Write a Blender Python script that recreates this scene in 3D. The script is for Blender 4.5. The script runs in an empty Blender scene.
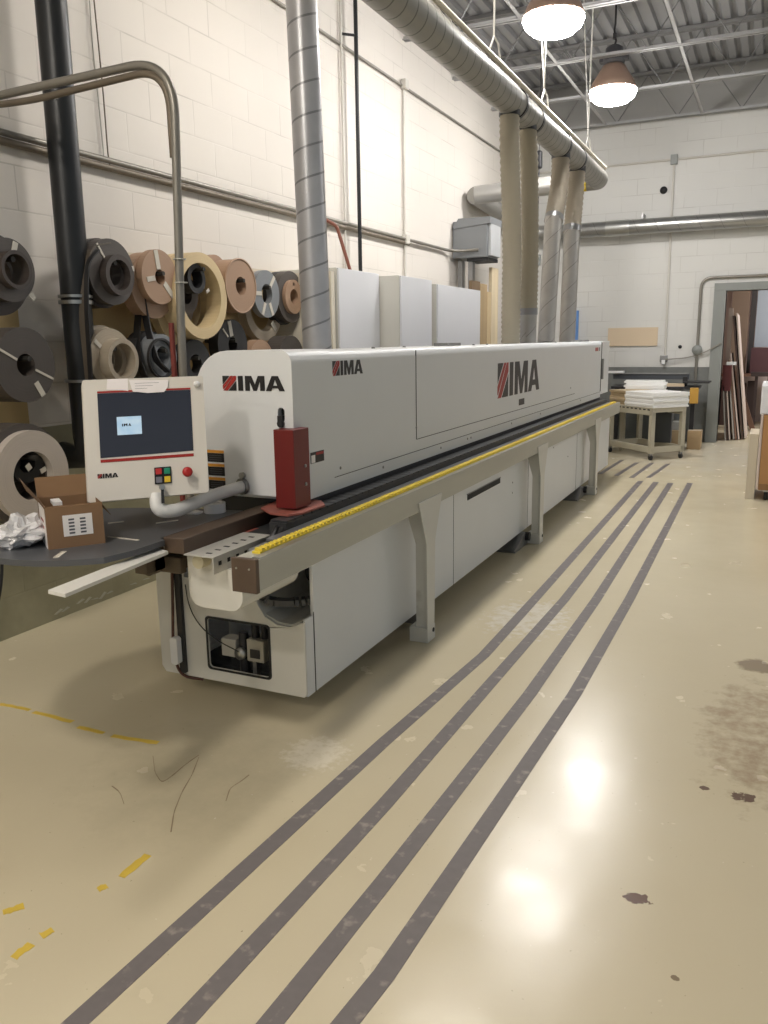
import bpy, math, random
from mathutils import Vector, Matrix
from mathutils.geometry import tessellate_polygon
random.seed(7)
PI = math.pi
S = bpy.context.scene
COL = S.collection
# ------------------------------------------------------------------ camera
CAMH = 1.62
PITCH, YAW, ROLL, FPX = 0.205583807, 0.439058549, -0.0145900764, 818.65
cp, sp_, cy, sy = math.cos(PITCH), math.sin(PITCH), math.cos(YAW), math.sin(YAW)
FW = Vector((-sy*cp, cy*cp, -sp_)); R0 = Vector((cy, sy, 0)); U0 = R0.cross(FW)
RT = math.cos(ROLL)*R0 + math.sin(ROLL)*U0
UP = -math.sin(ROLL)*R0 + math.cos(ROLL)*U0
CAMP = Vector((0, 0, CAMH))
def ray(x, y): return FW*FPX + RT*(x-384) - UP*(y-512)
def atZ(x, y, z=0.0): d = ray(x, y); return CAMP + d*((z-CAMH)/d.z)
def atX(x, y, X): d = ray(x, y); return CAMP + d*(X/d.x)
def atY(x, y, Y): d = ray(x, y); return CAMP + d*(Y/d.y)
cam = bpy.data.cameras.new('camera'); camo = bpy.data.objects.new('camera', cam); COL.objects.link(camo)
camo.matrix_world = Matrix(((RT.x, UP.x, -FW.x, 0), (RT.y, UP.y, -FW.y, 0), (RT.z, UP.z, -FW.z, CAMH), (0, 0, 0, 1)))
cam.sensor_fit = 'HORIZONTAL'; cam.sensor_width = 36.0; cam.lens = FPX/768*36.0
cam.clip_start = 0.05; cam.clip_end = 100
S.camera = camo

# ------------------------------------------------------------------ materials
def lin(c):
    c = c/255.0
    return c/12.92 if c <= 0.04045 else ((c+0.055)/1.055)**2.4
def rgb(r, g, b): return (lin(r), lin(g), lin(b), 1.0)
MATS = {}
def new_mat(name):
    m = bpy.data.materials.new(name); m.use_nodes = True
    nt = m.node_tree; b = nt.nodes['Principled BSDF']
    return m, nt, b
def mat(name, col, rough=0.5, metal=0.0, var=0.0, scale=6.0, stretch=(1, 1, 1), bump=0.0, emit=0.0, coat=0.0, spec=0.5, dirt=None, dirt_at=0.62):
    """plain paint/metal/wood with a touch of noise; stretch makes grain"""
    if name in MATS: return MATS[name]
    m, nt, b = new_mat(name); N, Lk = nt.nodes, nt.links
    b.inputs['Roughness'].default_value = rough; b.inputs['Metallic'].default_value = metal
    b.inputs['Specular IOR Level'].default_value = spec
    b.inputs['Coat Weight'].default_value = coat
    if emit: b.inputs['Emission Color'].default_value = col; b.inputs['Emission Strength'].default_value = emit
    b.inputs['Base Color'].default_value = col
    if var or bump or dirt:
        tc = N.new('ShaderNodeTexCoord'); mp = N.new('ShaderNodeMapping'); mp.inputs['Scale'].default_value = stretch
        Lk.new(tc.outputs['Object'], mp.inputs['Vector'])
        nz = N.new('ShaderNodeTexNoise'); nz.inputs['Scale'].default_value = scale; nz.inputs['Detail'].default_value = 6
        Lk.new(mp.outputs[0], nz.inputs['Vector'])
        cr = N.new('ShaderNodeMix'); cr.data_type = 'RGBA'
        cr.inputs['A'].default_value = tuple(c*(1-var) for c in col[:3])+(1,)
        cr.inputs['B'].default_value = tuple(min(1, c*(1+var)) for c in col[:3])+(1,)
        Lk.new(nz.outputs['Fac'], cr.inputs['Factor'])
        out = cr.outputs['Result']
        if dirt:
            n2 = N.new('ShaderNodeTexNoise'); n2.inputs['Scale'].default_value = scale*0.6; n2.inputs['Detail'].default_value = 8
            Lk.new(tc.outputs['Object'], n2.inputs['Vector'])
            mr = N.new('ShaderNodeMapRange'); mr.inputs['From Min'].default_value = dirt_at-0.07; mr.inputs['From Max'].default_value = dirt_at+0.12
            Lk.new(n2.outputs['Fac'], mr.inputs['Value'])
            mx = N.new('ShaderNodeMix'); mx.data_type = 'RGBA'; mx.inputs['B'].default_value = dirt
            Lk.new(mr.outputs[0], mx.inputs['Factor']); Lk.new(out, mx.inputs['A']); out = mx.outputs['Result']
        Lk.new(out, b.inputs['Base Color'])
        if bump:
            bp = N.new('ShaderNodeBump'); bp.inputs['Strength'].default_value = bump; bp.inputs['Distance'].default_value = 0.01
            Lk.new(nz.outputs['Fac'], bp.inputs['Height']); Lk.new(bp.outputs[0], b.inputs['Normal'])
    MATS[name] = m
    return m
def math_node(nt, op, a, bv=None, clamp=False):
    n = nt.nodes.new('ShaderNodeMath'); n.operation = op; n.use_clamp = clamp
    for i, v in enumerate((a, bv)):
        if v is None: continue
        if isinstance(v, (int, float)): n.inputs[i].default_value = v
        else: nt.links.new(v, n.inputs[i])
    return n.outputs[0]
def wall_mat(name, axis, paint, low, top=1.16, upper=None):
    m, nt, b = new_mat(name); N, Lk = nt.nodes, nt.links
    tc = N.new('ShaderNodeTexCoord'); sx = N.new('ShaderNodeSeparateXYZ'); Lk.new(tc.outputs['Object'], sx.inputs[0])
    cb = N.new('ShaderNodeCombineXYZ'); Lk.new(sx.outputs[axis], cb.inputs[0]); Lk.new(sx.outputs['Z'], cb.inputs[1])
    br = N.new('ShaderNodeTexBrick'); Lk.new(cb.outputs[0], br.inputs['Vector'])
    br.inputs['Scale'].default_value = 1.0; br.inputs['Brick Width'].default_value = 0.46; br.inputs['Row Height'].default_value = 0.235
    br.inputs['Mortar Size'].default_value = 0.006; br.inputs['Mortar Smooth'].default_value = 0.6
    nz = N.new('ShaderNodeTexNoise'); nz.inputs['Scale'].default_value = 0.9; nz.inputs['Detail'].default_value = 5
    Lk.new(tc.outputs['Object'], nz.inputs['Vector'])
    n2 = N.new('ShaderNodeTexNoise'); n2.inputs['Scale'].default_value = 14; n2.inputs['Detail'].default_value = 6
    Lk.new(tc.outputs['Object'], n2.inputs['Vector'])
    # joints show only here and there under the thick paint
    pat = N.new('ShaderNodeMapRange'); pat.inputs['From Min'].default_value = 0.40; pat.inputs['From Max'].default_value = 0.66
    nzj = N.new('ShaderNodeTexNoise'); nzj.inputs['Scale'].default_value = 2.2; nzj.inputs['Detail'].default_value = 3
    Lk.new(tc.outputs['Object'], nzj.inputs['Vector']); Lk.new(nzj.outputs['Fac'], pat.inputs['Value'])
    jf = math_node(nt, 'MULTIPLY', br.outputs['Fac'], pat.outputs[0]); jf = math_node(nt, 'MULTIPLY', jf, 0.30)
    c1 = N.new('ShaderNodeMix'); c1.data_type = 'RGBA'; c1.inputs['A'].default_value = tuple(c*0.90 for c in paint[:3])+(1,); c1.inputs['B'].default_value = paint
    Lk.new(nz.outputs['Fac'], c1.inputs['Factor'])
    c2 = N.new('ShaderNodeMix'); c2.data_type = 'RGBA'; Lk.new(c1.outputs['Result'], c2.inputs['A']); c2.inputs['B'].default_value = rgb(120, 112, 100)
    Lk.new(jf, c2.inputs['Factor'])
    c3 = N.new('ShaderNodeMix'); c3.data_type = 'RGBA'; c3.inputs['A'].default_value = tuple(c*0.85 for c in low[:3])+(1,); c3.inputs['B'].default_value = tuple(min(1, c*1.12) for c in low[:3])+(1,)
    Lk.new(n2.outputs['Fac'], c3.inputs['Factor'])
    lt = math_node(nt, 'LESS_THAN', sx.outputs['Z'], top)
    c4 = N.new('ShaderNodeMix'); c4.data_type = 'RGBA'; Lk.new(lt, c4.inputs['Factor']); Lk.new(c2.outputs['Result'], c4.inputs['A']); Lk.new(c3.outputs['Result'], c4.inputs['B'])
    out = c4.outputs['Result']
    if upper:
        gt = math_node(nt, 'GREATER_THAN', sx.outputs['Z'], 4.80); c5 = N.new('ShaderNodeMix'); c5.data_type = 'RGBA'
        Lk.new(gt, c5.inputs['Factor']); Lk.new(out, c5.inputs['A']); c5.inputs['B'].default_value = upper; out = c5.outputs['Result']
    Lk.new(out, b.inputs['Base Color'])
    b.inputs['Roughness'].default_value = 0.55; b.inputs['Specular IOR Level'].default_value = 0.3
    h = math_node(nt, 'SUBTRACT', math_node(nt, 'MULTIPLY', n2.outputs['Fac'], 0.3), br.outputs['Fac'])
    bp = N.new('ShaderNodeBump'); bp.inputs['Strength'].default_value = 0.25; bp.inputs['Distance'].default_value = 0.006
    Lk.new(h, bp.inputs['Height']); Lk.new(bp.outputs[0], b.inputs['Normal'])
    return m
def floor_mat():
    m, nt, b = new_mat('floor_paint'); N, Lk = nt.nodes, nt.links
    tc = N.new('ShaderNodeTexCoord'); V = tc.outputs['Object']
    def noise(sc, det=5, rough=0.5, off=0):
        n = N.new('ShaderNodeTexNoise'); n.inputs['Scale'].default_value = sc; n.inputs['Detail'].default_value = det; n.inputs['Roughness'].default_value = rough
        mp = N.new('ShaderNodeMapping'); mp.inputs['Location'].default_value = (off, off*0.7, 0); Lk.new(V, mp.inputs[0]); Lk.new(mp.outputs[0], n.inputs['Vector'])
        return n.outputs['Fac']
    def mix(f, a, c):
        x = N.new('ShaderNodeMix'); x.data_type = 'RGBA'
        for s, v in (('Factor', f), ('A', a), ('B', c)):
            if isinstance(v, (tuple, float)): x.inputs[s].default_value = v
            else: Lk.new(v, x.inputs[s])
        return x.outputs['Result']
    def ramp(v, lo, hi):
        r = N.new('ShaderNodeMapRange'); r.inputs['From Min'].default_value = lo; r.inputs['From Max'].default_value = hi; Lk.new(v, r.inputs['Value']); return r.outputs[0]
    base = mix(noise(0.7, 4), rgb(*FLOOR_A), rgb(*FLOOR_B))
    def spot(x, y, rx, ry, lo, hi, sc, amt=1.0, off=0):
        mp = N.new('ShaderNodeMapping'); mp.vector_type = 'TEXTURE'; mp.inputs['Location'].default_value = (x, y, 0); mp.inputs['Scale'].default_value = (rx, ry, 1)
        Lk.new(V, mp.inputs[0]); ln = N.new('ShaderNodeVectorMath'); ln.operation = 'LENGTH'; Lk.new(mp.outputs[0], ln.inputs[0])
        fall = ramp(ln.outputs['Value'], 1.0, 0.35)
        n = noise(sc, 8, 0.65, off)
        v = math_node(nt, 'ADD', math_node(nt, 'MULTIPLY', fall, 0.5), math_node(nt, 'MULTIPLY', n, 1.0))
        v = math_node(nt, 'MULTIPLY', ramp(v, lo, hi), math_node(nt, 'MINIMUM', math_node(nt, 'MULTIPLY', fall, 4.0), 1.0))
        return math_node(nt, 'MULTIPLY', v, amt)
    # scuffed, dusty traffic area in front of the machine
    c = mix(spot(-1.9, 2.3, 0.55, 0.6, 0.62, 1.3, 5, 0.35), base, rgb(120, 112, 95))
    # dust sprinkled by the machine foot and between the lines
    c = mix(spot(-1.55, 2.62, 0.22, 0.25, 0.80, 1.0, 26, 0.7, 3), c, rgb(226, 218, 200))
    c = mix(spot(-1.2, 4.55, 0.45, 0.7, 0.86, 1.05, 18, 0.7, 5), c, rgb(222, 218, 208))
    # worn brownish patches by the aisle
    c = mix(spot(0.05, 3.5, 0.42, 1.15, 0.86, 1.12, 11, 0.6, 9), c, rgb(138, 112, 90))
    c = mix(spot(0.04, 4.27, 0.13, 0.13, 0.70, 0.85, 6, 0.7, 2), c, rgb(112, 92, 74))
    c = mix(spot(0.02, 2.95, 0.075, 0.06, 0.86, 0.90, 30, 0.9, 4), c, rgb(92, 68, 60))
    c = mix(spot(-0.11, 2.96, 0.04, 0.03, 0.86, 0.90, 30, 0.9, 4), c, rgb(92, 68, 60))
    c = mix(spot(-0.245, 2.235, 0.075, 0.045, 0.86, 0.885, 26, 0.95, 14), c, rgb(95, 66, 55))
    c = mix(spot(-0.11, 1.96, 0.02, 0.02, 0.84, 0.9, 30, 0.8, 6), c, rgb(110, 90, 70))
    # far concrete haze of sawdust by the doorway
    c = mix(spot(-0.8, 12.2, 1.6, 2.6, 0.6, 1.25, 2.2, 0.65, 1), c, rgb(205, 200, 188))
    # specks everywhere
    c = mix(math_node(nt, 'MULTIPLY', ramp(noise(60, 2, 0.5, 7), 0.755, 0.79), 0.6), c, rgb(232, 226, 212))
    c = mix(math_node(nt, 'MULTIPLY', ramp(noise(70, 2, 0.5, 17), 0.74, 0.78), 0.5), c, rgb(105, 92, 76))
    Lk.new(c, b.inputs['Base Color'])
    rr = math_node(nt, 'ADD', math_node(nt, 'MULTIPLY', noise(5, 6), 0.16), 0.165)
    Lk.new(rr, b.inputs['Roughness']); b.inputs['Specular IOR Level'].default_value = 0.5
    bp = N.new('ShaderNodeBump'); bp.inputs['Strength'].default_value = 0.10; bp.inputs['Distance'].default_value = 0.01
    Lk.new(noise(9, 5), bp.inputs['Height']); Lk.new(bp.outputs[0], b.inputs['Normal'])
    return m
FLOOR_A, FLOOR_B = (197, 185, 155), (213, 203, 177)

def ring_mat(name, col, dark=0.72, rings=190.0, rough=0.55):
    """wound edging tape: fine concentric turns about the object's own X axis"""
    if name in MATS: return MATS[name]
    m, nt, b = new_mat(name); N, Lk = nt.nodes, nt.links
    tc = N.new('ShaderNodeTexCoord'); sx = N.new('ShaderNodeSeparateXYZ'); Lk.new(tc.outputs['Object'], sx.inputs[0])
    y2 = math_node(nt, 'MULTIPLY', sx.outputs['Y'], sx.outputs['Y']); z2 = math_node(nt, 'MULTIPLY', sx.outputs['Z'], sx.outputs['Z'])
    r = math_node(nt, 'SQRT', math_node(nt, 'ADD', y2, z2))
    nz = N.new('ShaderNodeTexNoise'); nz.noise_dimensions = '1D'; nz.inputs['Scale'].default_value = rings; nz.inputs['Detail'].default_value = 2
    Lk.new(r, nz.inputs['W'])
    mx = N.new('ShaderNodeMix'); mx.data_type = 'RGBA'
    mx.inputs['A'].default_value = tuple(c*dark for c in col[:3])+(1,); mx.inputs['B'].default_value = tuple(min(1, c*1.12) for c in col[:3])+(1,)
    Lk.new(nz.outputs['Fac'], mx.inputs['Factor']); Lk.new(mx.outputs['Result'], b.inputs['Base Color'])
    b.inputs['Roughness'].default_value = rough
    MATS[name] = m
    return m
def spiral_mat(name, col, metal=0.7, rough=0.35, pitch=0.14, dark=0.45, axis='Z', width=0.04, radius=0.12, slope=1.0):
    """galvanised spiral duct: helical seam around the object's own axis plus zinc mottling"""
    m, nt, b = new_mat(name); N, Lk = nt.nodes, nt.links
    tc = N.new('ShaderNodeTexCoord'); sx = N.new('ShaderNodeSeparateXYZ'); Lk.new(tc.outputs['Object'], sx.inputs[0])
    o1, o2 = {'Z': ('X', 'Y'), 'Y': ('X', 'Z'), 'X': ('Y', 'Z')}[axis]
    at = math_node(nt, 'ARCTAN2', sx.outputs[o1], sx.outputs[o2]); at = math_node(nt, 'MULTIPLY', at, slope/(2*PI))
    v = math_node(nt, 'ADD', math_node(nt, 'DIVIDE', sx.outputs[axis], pitch), at)
    fr = math_node(nt, 'FRACT', v)
    ln = math_node(nt, 'LESS_THAN', fr, width/pitch*0.25)
    nz = N.new('ShaderNodeTexNoise'); nz.inputs['Scale'].default_value = 7; nz.inputs['Detail'].default_value = 5; Lk.new(tc.outputs['Object'], nz.inputs['Vector'])
    mx = N.new('ShaderNodeMix'); mx.data_type = 'RGBA'; mx.inputs['A'].default_value = tuple(c*0.8 for c in col[:3])+(1,); mx.inputs['B'].default_value = tuple(min(1, c*1.15) for c in col[:3])+(1,)
    Lk.new(nz.outputs['Fac'], mx.inputs['Factor'])
    m2 = N.new('ShaderNodeMix'); m2.data_type = 'RGBA'; Lk.new(ln, m2.inputs['Factor']); Lk.new(mx.outputs['Result'], m2.inputs['A']); m2.inputs['B'].default_value = tuple(c*dark for c in col[:3])+(1,)
    Lk.new(m2.outputs['Result'], b.inputs['Base Color'])
    b.inputs['Metallic'].default_value = metal; b.inputs['Roughness'].default_value = rough
    bp = N.new('ShaderNodeBump'); bp.inputs['Strength'].default_value = 0.5; bp.inputs['Distance'].default_value = 0.004
    Lk.new(ln, bp.inputs['Height']); Lk.new(bp.outputs[0], b.inputs['Normal'])
    return m

WHITEP = mat('machine_paint', rgb(224, 226, 227), 0.38, var=0.03, scale=3)
WHITEP2 = mat('machine_paint_dusty', rgb(214, 212, 204), 0.45, var=0.06, scale=5, dirt=rgb(140, 128, 108), dirt_at=0.68)
GAP = mat('seam_dark', rgb(40, 40, 40), 0.8)
BLACK = mat('black_rubber', rgb(28, 28, 30), 0.55, var=0.15)
DKMETAL = mat('dark_metal', rgb(58, 58, 60), 0.4, 0.5, var=0.15)
GREYM = mat('grey_metal', rgb(140, 140, 140), 0.38, 0.7, var=0.1)
STEEL = mat('bright_steel', rgb(178, 178, 175), 0.3, 0.85, var=0.08)
ALU = mat('dull_aluminium', rgb(186, 185, 174), 0.42, 0.2, var=0.08, scale=12, stretch=(1, .1, 1))
BROWNB = mat('brown_bar', rgb(92, 76, 64), 0.5, 0.2, var=0.25, scale=14, stretch=(1, .2, 1))
REDP = mat('red_guard_paint', rgb(108, 27, 24), 0.42, var=0.10, scale=8)
REDDUST = mat('dusty_red_plate', rgb(152, 86, 74), 0.6, var=0.18, scale=14)
YEL = mat('yellow_plastic', rgb(226, 202, 66), 0.5, var=0.08, scale=20)
WHITE = mat('bright_white', rgb(232, 232, 232), 0.4, var=0.02)
WHITEC = mat('white_cabinet', rgb(228, 229, 233), 0.35, var=0.015)
PIPEP = mat('conduit_steel', rgb(140, 136, 128), 0.4, 0.5, var=0.12, scale=9)
PIPED = mat('conduit_dark', rgb(112, 102, 88), 0.5, 0.3, var=0.2, scale=9)
CARD = mat('cardboard', rgb(134, 104, 76), 0.8, var=0.08, scale=9)
CARDIN = mat('cardboard_inside', rgb(120, 92, 64), 0.85, var=0.08, scale=9)
PLY = mat('plywood', rgb(176, 152, 108), 0.65, var=0.12, scale=3, stretch=(1, 1, .15))
PLYL = mat('light_plywood', rgb(214, 194, 166), 0.65, var=0.08, scale=3, stretch=(.15, 1, 1))
LUMB = mat('rough_lumber', rgb(150, 128, 98), 0.8, var=0.25, scale=9, stretch=(1, 1, .08))
TBLACK = mat('black_laminate', rgb(84, 86, 90), 0.33, var=0.12, scale=8, dirt=rgb(112, 110, 104), dirt_at=0.7)
GREYPAINT = mat('grey_steel_paint', rgb(138, 141, 138), 0.45, var=0.04, scale=4)
BOXGREY = mat('grey_box_paint', rgb(130, 133, 136), 0.4, 0.2, var=0.05)
PAPER = mat('paper', rgb(236, 232, 230), 0.7)
LOGOB = mat('logo_black', rgb(24, 22, 24), 0.45)
LOGOR = mat('logo_red', rgb(160, 40, 34), 0.45)
LOGOW = mat('logo_white', rgb(222, 220, 214), 0.45)
ORANGE = mat('label_orange', rgb(226, 158, 60), 0.5)
INK = mat('printed_ink', rgb(90, 90, 96), 0.7)

# ------------------------------------------------------------------ mesh building
class MB:
    def __init__(self, M=None): self.v, self.f, self.sm, self.M = [], [], [], M
    def _add(self, vs, fs, smooth=False):
        o = len(self.v)
        self.v += [self.M @ Vector(p) if self.M is not None else Vector(p) for p in vs]
        self.f += [tuple(i+o for i in f) for f in fs]; self.sm += [smooth]*len(fs)
        return self
    def box(self, x0, x1, y0, y1, z0, z1, M=None):
        x0, x1 = min(x0, x1), max(x0, x1); y0, y1 = min(y0, y1), max(y0, y1); z0, z1 = min(z0, z1), max(z0, z1)
        vs = [Vector((x, y, z)) for z in (z0, z1) for y in (y0, y1) for x in (x0, x1)]
        if M is not None: vs = [M @ p for p in vs]
        return self._add(vs, [(0, 2, 3, 1), (4, 5, 7, 6), (0, 1, 5, 4), (2, 6, 7, 3), (0, 4, 6, 2), (1, 3, 7, 5)])
    def prism(self, loop, axis, a, b, holes=(), smooth=False):
        """polygon in the two other axes (XY for z, XZ for y, YZ for x) extruded a..b, holes allowed"""
        def P(u, v, w): return {'x': (w, u, v), 'y': (u, w, v), 'z': (u, v, w)}[axis]
        loops = [list(loop)]+[list(h) for h in holes]
        flat = [p for l in loops for p in l]; n = len(flat)
        tris = tessellate_polygon([[Vector((p[0], p[1], 0)) for p in l] for l in loops])
        vs = [P(p[0], p[1], a) for p in flat]+[P(p[0], p[1], b) for p in flat]
        fs = []
        for t in tris:
            A, B, C = (Vector((flat[i][0], flat[i][1])) for i in t)
            ccw = (B-A).cross(C-A) > 0 if False else ((B.x-A.x)*(C.y-A.y)-(B.y-A.y)*(C.x-A.x)) > 0
            t = tuple(t) if ccw else tuple(reversed(t))
            fs.append(tuple(reversed(t))); fs.append(tuple(i+n for i in t))
        o = 0
        for l in loops:
            k = len(l)
            for i in range(k): j = (i+1) % k; fs.append((o+i, o+j, o+j+n, o+i+n))
            o += k
        return self._add(vs, fs, smooth)
    def tube(self, path, r, n=12, cap=True, smooth=True, radii=None):
        pts = [Vector(p) for p in path]; rings = []
        for i, p in enumerate(pts):
            if i == 0: t = pts[1]-p
            elif i == len(pts)-1: t = p-pts[i-1]
            else: t = (pts[i+1]-p).normalized()+(p-pts[i-1]).normalized()
            t.normalize()
            if i == 0:
                ref = Vector((0, 0, 1)) if abs(t.z) < 0.9 else Vector((1, 0, 0))
                u = t.cross(ref).normalized()
            else:
                u = (u - t*u.dot(t)).normalized()
            w = t.cross(u); rr = radii[i] if radii else r
            rings.append([p+(u*math.cos(2*PI*k/n)+w*math.sin(2*PI*k/n))*rr for k in range(n)])
        vs = [q for rg in rings for q in rg]; fs = []
        for i in range(len(pts)-1):
            for k in range(n):
                k2 = (k+1) % n; fs.append((i*n+k, (i+1)*n+k, (i+1)*n+k2, i*n+k2))
        self._add(vs, fs, smooth)
        if cap:
            self._add(rings[0], [tuple(range(n))]); self._add(rings[-1], [tuple(reversed(range(n)))])
        return self
    def lathe(self, prof, axis='x', c=(0, 0, 0), n=40, smooth=True, closed=True):
        """profile of (radius, height along axis), revolved; closed loops the profile"""
        vs = []; m = len(prof)
        for k in range(n):
            a = 2*PI*k/n; ca, sa = math.cos(a), math.sin(a)
            for r, h in prof:
                p = {'x': (h, r*ca, r*sa), 'y': (r*sa, h, r*ca), 'z': (r*ca, r*sa, h)}[axis]
                vs.append((p[0]+c[0], p[1]+c[1], p[2]+c[2]))
        fs = []
        for k in range(n):
            k2 = (k+1) % n
            for i in range(m if closed else m-1):
                j = (i+1) % m; fs.append((k*m+i, k2*m+i, k2*m+j, k*m+j))
        return self._add(vs, fs, smooth)
    def build(self, name, material, parent=None, label=None, bevel=0.0, seg=2, loc=None, sharp=True):
        me = bpy.data.meshes.new(name); 
        L = Vector(loc) if loc is not None else None
        me.from_pydata([tuple(p-L) if L is not None else tuple(p) for p in self.v], [], self.f)
        me.polygons.foreach_set('use_smooth', self.sm)
        me.materials.append(material); me.update()
        o = bpy.data.objects.new(name, me); COL.objects.link(o)
        if L is not None: o.location = L
        if parent is not None:
            o.parent = parent
            o.matrix_parent_inverse = Matrix.Translation(-world_loc(parent)) if parent_world.get(parent.name) is not None else Matrix()
        if label: o['label'] = label
        if bevel:
            b = o.modifiers.new('b', 'BEVEL'); b.width = bevel; b.segments = seg; b.limit_method = 'ANGLE'; b.angle_limit = math.radians(40)
        if o.location.length > 0: parent_world[o.name] = Vector(o.location)
        import bmesh
        bm = bmesh.new(); bm.from_mesh(me); bmesh.ops.recalc_face_normals(bm, faces=bm.faces); bm.to_mesh(me); bm.free()
        return o
parent_world = {}
def world_loc(o): return parent_world.get(o.name, Vector((0, 0, 0)))
def thing(name, label, cat, loc=(0, 0, 0), group=None):
    """Empty at the thing's base; children are given in world coordinates"""
    o = bpy.data.objects.new(name, None); COL.objects.link(o); o.location = loc; o.empty_display_size = 0.1
    o['label'] = label; o['category'] = cat
    if group: o['group'] = group
    parent_world[o.name] = Vector(loc)
    return o
def tag(o, label, cat, group=None, kind=None):
    o['label'] = label; o['category'] = cat
    if group: o['group'] = group
    if kind: o['kind'] = kind
    return o
def struct(o): o['kind'] = 'structure'; return o
def arc(pts, r, seg=8):
    """round the corners of a polyline"""
    pts = [Vector(p) for p in pts]; out = [pts[0]]
    for i in range(1, len(pts)-1):
        a, b, c = pts[i-1], pts[i], pts[i+1]
        d1, d2 = (a-b), (c-b); rr = min(r, d1.length*0.49, d2.length*0.49)
        p, q = b+d1.normalized()*rr, b+d2.normalized()*rr
        for k in range(seg+1):
            t = k/seg; out.append(p*(1-t)**2+b*2*t*(1-t)+q*t*t)
    out.append(pts[-1]); return out
def rrect(x0, x1, y0, y1, r, seg=6, corners=(1, 1, 1, 1)):
    out = []
    for (cx, cy_, a0, on) in ((x1-r, y1-r, 0, corners[0]), (x0+r, y1-r, 90, corners[1]), (x0+r, y0+r, 180, corners[2]), (x1-r, y0+r, 270, corners[3])):
        if on:
            for k in range(seg+1): a = math.radians(a0+90*k/seg); out.append((cx+r*math.cos(a), cy_+r*math.sin(a)))
        else:
            a = math.radians(a0+45); out.append((cx+(r if math.cos(a) > 0 else -r), cy_+(r if math.sin(a) > 0 else -r)))
    return out

# ------------------------------------------------------------------ the setting
WX, BY, ZC = -3.81, 13.73, 5.42
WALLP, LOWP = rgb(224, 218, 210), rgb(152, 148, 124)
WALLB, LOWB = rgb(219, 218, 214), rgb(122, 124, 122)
struct(MB().box(WX, 7.0, -9.0, 17.4, -0.1, 0.0).build('floor', floor_mat()))
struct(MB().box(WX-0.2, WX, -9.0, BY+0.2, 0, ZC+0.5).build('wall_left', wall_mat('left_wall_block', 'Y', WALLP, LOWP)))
DX0, DX1, DZ = -0.70, 2.2, 2.29
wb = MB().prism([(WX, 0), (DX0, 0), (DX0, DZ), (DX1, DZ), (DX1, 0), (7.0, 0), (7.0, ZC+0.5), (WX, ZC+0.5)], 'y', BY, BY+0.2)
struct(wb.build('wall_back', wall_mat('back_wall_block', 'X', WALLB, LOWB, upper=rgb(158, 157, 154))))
fr = MB().box(DX0-0.17, DX0, BY-0.035, BY+0.22, 0, DZ).box(DX0-0.17, DX1+0.17, BY-0.035, BY+0.22, DZ, DZ+0.115).box(DX1, DX1+0.17, BY-0.035, BY+0.22, 0, DZ)
struct(fr.build('door_1', GREYPAINT, bevel=0.004))
# the store room seen through the opening
PINKW = mat('store_room_wall', rgb(206, 190, 186), 0.7, var=0.05)
struct(MB().box(-2.2, 4.5, 17.4, 17.5, 0, 3.4).build('wall_store', PINKW))
struct(MB().box(-2.3, -2.2, BY+0.2, 17.4, 0, 3.4).build('wall_store', PINKW))
struct(MB().box(-2.3, 4.5, BY+0.2, 17.5, 3.4, 3.5).build('ceiling_store', PINKW))
# corrugated roof deck, ribs running with the machine
deck = MB(); prof = []
x = WX-0.1
while x < 7.0:
    prof += [(x, ZC), (x+0.085, ZC), (x+0.105, ZC+0.05), (x+0.15, ZC+0.05)]; x += 0.17
n = len(prof)
vs = [(p[0], yy, p[1]) for yy in (-9.0, BY+0.2) for p in prof]
deck._add(vs, [(i, i+1, n+i+1, n+i) for i in range(n-1)])
struct(deck.build('ceiling', mat('roof_deck', rgb(150, 151, 154), 0.5, 0.1, var=0.06, scale=2)))
JP = mat('joist_paint', rgb(170, 170, 170), 0.5, 0.1, var=0.08, scale=4)
JD = mat('joist_web_paint', rgb(122, 122, 122), 0.5, 0.1, var=0.08)
jl = {13.45: 'open-web steel roof joist hard against the back wall', 11.83: 'open-web steel roof joist crossing just past the farther lamp, one bay before the back wall',
      10.30: 'open-web steel roof joist passing over the farther high bay lamp', 8.78: 'open-web steel roof joist passing over the nearer high bay lamp',
      7.25: 'open-web steel roof joist one bay nearer than the nearer high bay lamp', 5.7: 'open-web steel roof joist farthest from the back wall'}
for jy, lab in jl.items():
    t = thing('roof_joist', lab, 'joist', (WX, jy, 4.75), 'open-web roof joists')
    MB().box(WX, 6.9, jy-0.05, jy-0.008, 5.37, 5.41).box(WX, 6.9, jy+0.008, jy+0.05, 5.37, 5.41).build('top_chord', JD, t)
    MB().box(WX, 6.9, jy-0.045, jy-0.008, 4.75, 4.755).box(WX, 6.9, jy+0.008, jy+0.045, 4.75, 4.755).box(WX, 6.9, jy-0.013, jy-0.008, 4.75, 4.79).box(WX, 6.9, jy+0.008, jy+0.013, 4.75, 4.79).build('bottom_chord', JP, t)
    x = WX+0.15; up = True; path = []
    while x < 6.8:
        path.append((x, jy, 5.38 if up else 4.765)); up = not up; x += 0.43
    MB().tube(path, 0.011, 6, smooth=False).build('web', JD, t)
for bx, lab in ((-1.17, 'straight steel bridging angle tying the joists together beside the farther lamp'), (-2.53, 'straight steel bridging angle tying the joists near the overhead duct')):
    tag(MB().box(bx-0.02, bx+0.02, 4.5, 13.4, 4.757, 4.762).box(bx-0.02, bx-0.015, 4.5, 13.4, 4.757, 4.80).build('joist_bridging', JP), lab, 'bridging', 'joist bridging')

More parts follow.
